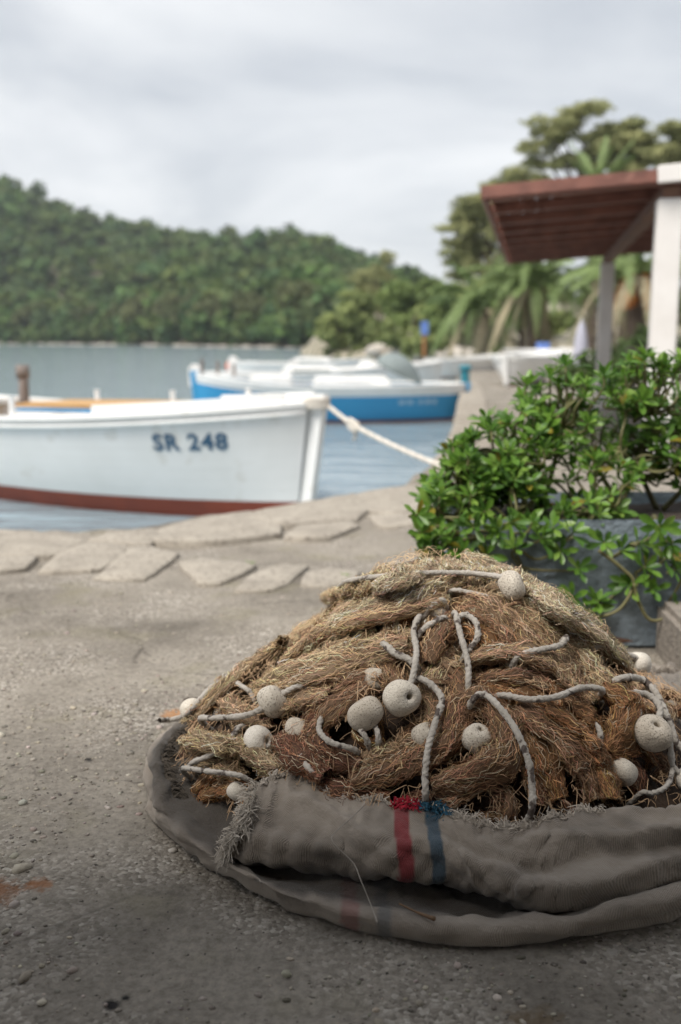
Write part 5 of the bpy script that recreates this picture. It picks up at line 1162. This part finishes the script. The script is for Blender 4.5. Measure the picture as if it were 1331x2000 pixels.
TOPR = [(-0.165,1.873,0.16),(-0.11,1.905,0.165),(-0.026,1.861,0.16),(0.04,1.824,0.155),(0.109,1.804,0.15),(0.184,1.793,0.15),(0.232,1.757,0.14),(0.283,1.736,0.13),(0.333,1.736,0.13),(0.394,1.757,0.14),(0.461,1.78,0.145),(0.556,1.783,0.15),(0.653,1.781,0.155),(0.769,1.805,0.16),(0.909,1.945,0.16)]
MID = [(-0.18,1.777,0.13),(-0.108,1.785,0.13),(-0.02,1.75,0.13),(0.038,1.726,0.125),(0.104,1.711,0.12),(0.176,1.698,0.12),(0.226,1.677,0.115),(0.273,1.664,0.11),(0.32,1.661,0.11),(0.377,1.67,0.115),(0.438,1.679,0.12),(0.533,1.698,0.12),(0.631,1.711,0.125),(0.753,1.76,0.13),(0.897,1.913,0.13)]
BLG = [(-0.219,1.751,0.07),(-0.116,1.727,0.075),(-0.024,1.718,0.075),(0.038,1.707,0.076),(0.103,1.692,0.076),(0.175,1.682,0.075),(0.226,1.668,0.072),(0.272,1.65,0.07),(0.317,1.634,0.068),(0.367,1.611,0.06),(0.424,1.611,0.056),(0.517,1.63,0.058),(0.62,1.667,0.066),(0.748,1.736,0.07),(0.91,1.933,0.075)]
flap = loft([shift(TOPR, .006, -.012), TOPR, MID, BLG, shift(BLG, .012, -.028), shift(BLG, .05, -.05)], 220, 36)
flap = wrinkle(flap, .0078, 21, .9)
iu = np.arange(220)[:, None].astype(float); iv = np.arange(36)[None].astype(float); fold = np.zeros((220, 36))
for (a0, v0, a1, v1, wd_, am) in ((122, 9, 219, 13, 2.2, .010), (116, 24, 219, 17, 2.4, .012), (118, 16, 219, 15, 2.6, -.010), (150, 28, 219, 24, 2.0, -.008), (0, 20, 70, 26, 2.0, .006), (8, 8, 60, 19, 2.2, .006), (60, 6, 118, 15, 2.0, -.006), (70, 14, 112, 21, 1.6, .005), (84, 4, 100, 22, 2.4, .005), (28, 12, 84, 24, 1.5, -.004)):
    t_ = np.clip((iu - a0) / (a1 - a0), 0, 1); ins = np.clip((iu - a0) / 14, 0, 1) * np.clip((a1 + 12 - iu) / 14, 0, 1)
    fold += am * ins * np.exp(-((iv - (v0 + (v1 - v0) * t_ + 1.2 * np.sin(iu * .11 + a0))) / wd_) ** 2)
fold += .0035 * np.sin(iu * .8 + iv * .12) * np.exp(-iu / 22)
nf_ = np.cross(np.gradient(flap, axis=0), np.gradient(flap, axis=1)); nf_ /= np.linalg.norm(nf_, axis=2)[..., None] + 1e-9
if nf_[..., 1].mean() > 0: nf_ = -nf_
flap = flap + nf_ * (1.7 * fold)[..., None]
rag = .006 * vnoise(np.stack([np.arange(220) * .35, np.zeros(220)], -1), 1, 71) + .004 * vnoise(np.stack([np.arange(220) * 1.1, np.zeros(220)], -1), 1, 72)
wt = np.clip(1 - np.arange(36) / 10, 0, 1); flap[..., 2] += rag[:, None] * wt[None]; flap[..., 1] += rag[:, None] * wt[None]
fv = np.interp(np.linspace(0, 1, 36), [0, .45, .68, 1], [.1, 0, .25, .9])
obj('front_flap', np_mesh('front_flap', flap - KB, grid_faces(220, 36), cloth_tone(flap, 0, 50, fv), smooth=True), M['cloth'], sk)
# the bottom of the sack under the heap
V = [(.215, 2.2, .006)] + [tuple(p) for p in shift(OUT, .09, 0, .006)] ; V += [(.85, 2.5, .006), (.6, 2.8, .006), (.2, 2.85, .006), (-.2, 2.72, .006), (-.38, 2.5, .006)]
obj('bottom', np_mesh('bottom', np.array(V) - KB, [(0, i, i + 1) for i in range(1, len(V) - 1)] + [(0, len(V) - 1, 1)], np.full((len(V), 3), (0, 0, .8))), M['cloth'], sk)
# heaped end of the sack on the right, beside the concrete block
E1 = [[(0.803,2.872,0.02),(0.92,2.986,0.03),(1.022,3.006,0.04),(1.145,2.986,0.03),(1.205,2.742,0.02)], [(0.748,2.62,0.08),(0.825,2.647,0.1),(0.891,2.612,0.13),(0.982,2.591,0.12),(1.061,2.467,0.08)],
      [(0.728,2.496,0.09),(0.775,2.436,0.12),(0.812,2.349,0.15),(0.882,2.33,0.14),(0.96,2.251,0.1)], [(0.733,2.437,0.05),(0.771,2.33,0.08),(0.79,2.235,0.1),(0.84,2.205,0.1),(0.908,2.144,0.07)], [(0.725,2.314,0.02),(0.762,2.233,0.03),(0.784,2.155,0.04),(0.834,2.128,0.04),(0.882,2.072,0.03)]]
eg = wrinkle(loft(E1, 80, 50), .012, 33, 2.5); tz = np.full((80 * 50, 3), 0.); tz[:, 2] = np.clip(.25 + .5 * vnoise(eg[..., :2].reshape(-1, 2), 14, 60), 0, .8)
obj('heaped_end', np_mesh('heaped_end', eg - KB, grid_faces(80, 50), tz, smooth=True), M['cloth'], sk)
# frayed edges
def fringe(P, Nrm, n, ln, colr, seed, spread=.5, parent=sk, name='frayed_edge', rad=.0008):
    r = np.random.default_rng(seed); k = np.sort(r.uniform(0, len(P) - 1.001, n)); a = k.astype(int); f = (k - a)[:, None]
    b0 = P[a] * (1 - f) + P[a + 1] * f; d = Nrm[a] + r.normal(0, spread, (n, 3)); d /= np.linalg.norm(d, axis=1)[:, None]
    L_ = ln * r.uniform(.3, 1.3, n); t = np.linspace(0, 1, 8)[None, :, None]; sag = np.array([0, 0, -1.])[None, None] * (L_[:, None, None] * .45) * t ** 2
    Q = b0[:, None] + d[:, None] * L_[:, None, None] * t + sag + (r.normal(0, .0035, (n, 1, 3))) * np.sin(t * r.uniform(3, 12, (n, 1, 1)))
    Q[..., 2] = np.maximum(Q[..., 2], .004); V, F = strands(Q, r.uniform(rad * .7, rad * 1.2, n)); T = np.array(colr)[None] * r.uniform(.6, 1.25, (n, 1))
    return tag(obj(name, np_mesh(name, V - KB, F, np.repeat(T, 16, axis=0)), M['thread'], parent), kind='stuff')
i0 = 3; ed = flap[:, i0]; up = flap[:, max(0, i0 - 6)] - flap[:, i0 + 3]; up = up / np.linalg.norm(up, axis=1)[:, None] + np.array([0, 0, .6])
GRY = (.42, .37, .315)
fringe(ed[:165], up[:165], 1100, .024, GRY, 1, .38); fringe(ed[90:150], up[90:150], 320, .034, GRY, 2, .6)
le = flap[0, 4:26]; ln_ = np.tile(np.array([[-.9, -.1, .25]]), (len(le), 1)); fringe(le, ln_, 420, .034, (.40, .355, .30), 3, .6)
fringe(le[8:], ln_[8:] + np.array([[0, -.6, -.2]]), 160, .032, (.40, .36, .31), 8, .9)
ie = roll[8:60, 27]; nn2 = shift([tuple(p) for p in ie], .05, 0); nn2 = np.array(nn2) - ie; nn2 /= np.linalg.norm(nn2, axis=1)[:, None]; fringe(ie, nn2 + np.array([[0, 0, -.2]]), 260, .035, (.10, .085, .07), 4, .35)
for (x, c, sd) in ((.119, (.30, .02, .035), 5), (.178, (.03, .085, .13), 6)):
    m_ = np.abs(ed[:, 0] - x) < .022; q = ed[m_]; fringe(q, up[m_] + np.array([[.5, -.3, 0]]), 260, .026, c, sd, .9, name='stripe_tuft', rad=.0012)
te = eg[10:60, 12]; fringe(te, np.tile(np.array([[0, -.3, .8]]), (50, 1)), 260, .04, (.17, .145, .12), 7, .7)
# loose thread down the front, and a straw in the fold
q = MB(); q.tube(spline([(0.048,1.777,0.158),(0.024,1.742,0.15),(-0.01,1.698,0.14),(-0.013,1.674,0.133),(0.023,1.661,0.1),(0.036,1.635,0.082),(0.054,1.606,0.05),(0.063,1.555,0.05)], 8) - KB + np.array([0, -.004, .008]), .0011, 5); q.obj('loose_thread', M['twine'], sk, True)
q = MB(); q.tube(spline([(0.104,1.614,0.055),(0.134,1.592,0.052),(0.163,1.572,0.052)], 6), [.0016, .0022, .0045], 5); tag(q.obj('straw', M['dry_leaf'], None, True), 'bent dry straw lying in the lower fold of the sack', 'straw')

# ------------------------------------------------------------------ unseen porch, inferred, its roof and walls shaped to shade the foreground
pc = thing('porch', 'unseen plastered porch roof and walls shaped to shade the near part of the quay', 'porch', (0, -2, 0))
k = MB(); k.box((-2.6, -3.2, 2.0), (6.2, 3.15, 2.2)); k.obj('roof', M['plaster'], pc)
k = MB(); k.box((-2.6, -3.3, -.05), (6.2, -3.1, 1.999)); k.obj('back_wall', M['plaster'], pc)
k = MB(); k.box((1.4, -3.09, -.05), (1.6, 2.9, 1.999)); k.obj('shade_wall', M['plaster'], pc)  # out of view, added to darken the right side of the foreground
k = MB(); k.box((-2.5, 2.8, -.05), (-2.25, 3.05, 1.999), bev=.02); k.obj('pillar', M['plaster'], pc)

# small weeds in the joints of the quay stones
r_ = random.Random(6)
for (x, y), lab in (((-1.31, 4.55), 'small green weed in the joint below the edge slabs'), ((-.42, 4.5), 'tiny weed sprouting by the narrow slab'), ((.02, 4.25), 'thin weed growing near the shrub side of the slabs')):
    wd = thing('weed', lab, 'weed', (x, y, -.012))
    for k in range(11):
        a, h = r_.uniform(0, 6.28), r_.uniform(.02, .045); q = MB(); dx, dy = math.cos(a), math.sin(a)
        q.add([(-dy * .003, dx * .003, 0), (dy * .003, -dx * .003, 0), (dx * h * .4 + dy * .004, dy * h * .4 - dx * .004, h * .7), (dx * h * .4 - dy * .004, dy * h * .4 + dx * .004, h * .7), (dx * h, dy * h, h * .8)], [(0, 1, 2, 3), (3, 2, 4)]); q.obj('blade', M['frond'], wd)

# ------------------------------------------------------------------ thin sea air between the quay and the hills
hz = MB(); hz.box((-420, -8, -2.2), (420, 660, 130))
hm = bpy.data.materials.new('thin_sea_haze'); hm.use_nodes = True; hn = hm.node_tree.nodes; hn.remove(hn['Principled BSDF'])
pv_ = hn.new('ShaderNodeVolumePrincipled'); pv_.inputs['Color'].default_value = (.86, .92, 1, 1); pv_.inputs['Density'].default_value = .00032
hm.node_tree.links.new(pv_.outputs[0], hn['Material Output'].inputs['Volume'])
tag(hz.obj('haze', hm), 'thin pale sea haze over the bay', 'haze', kind='stuff')
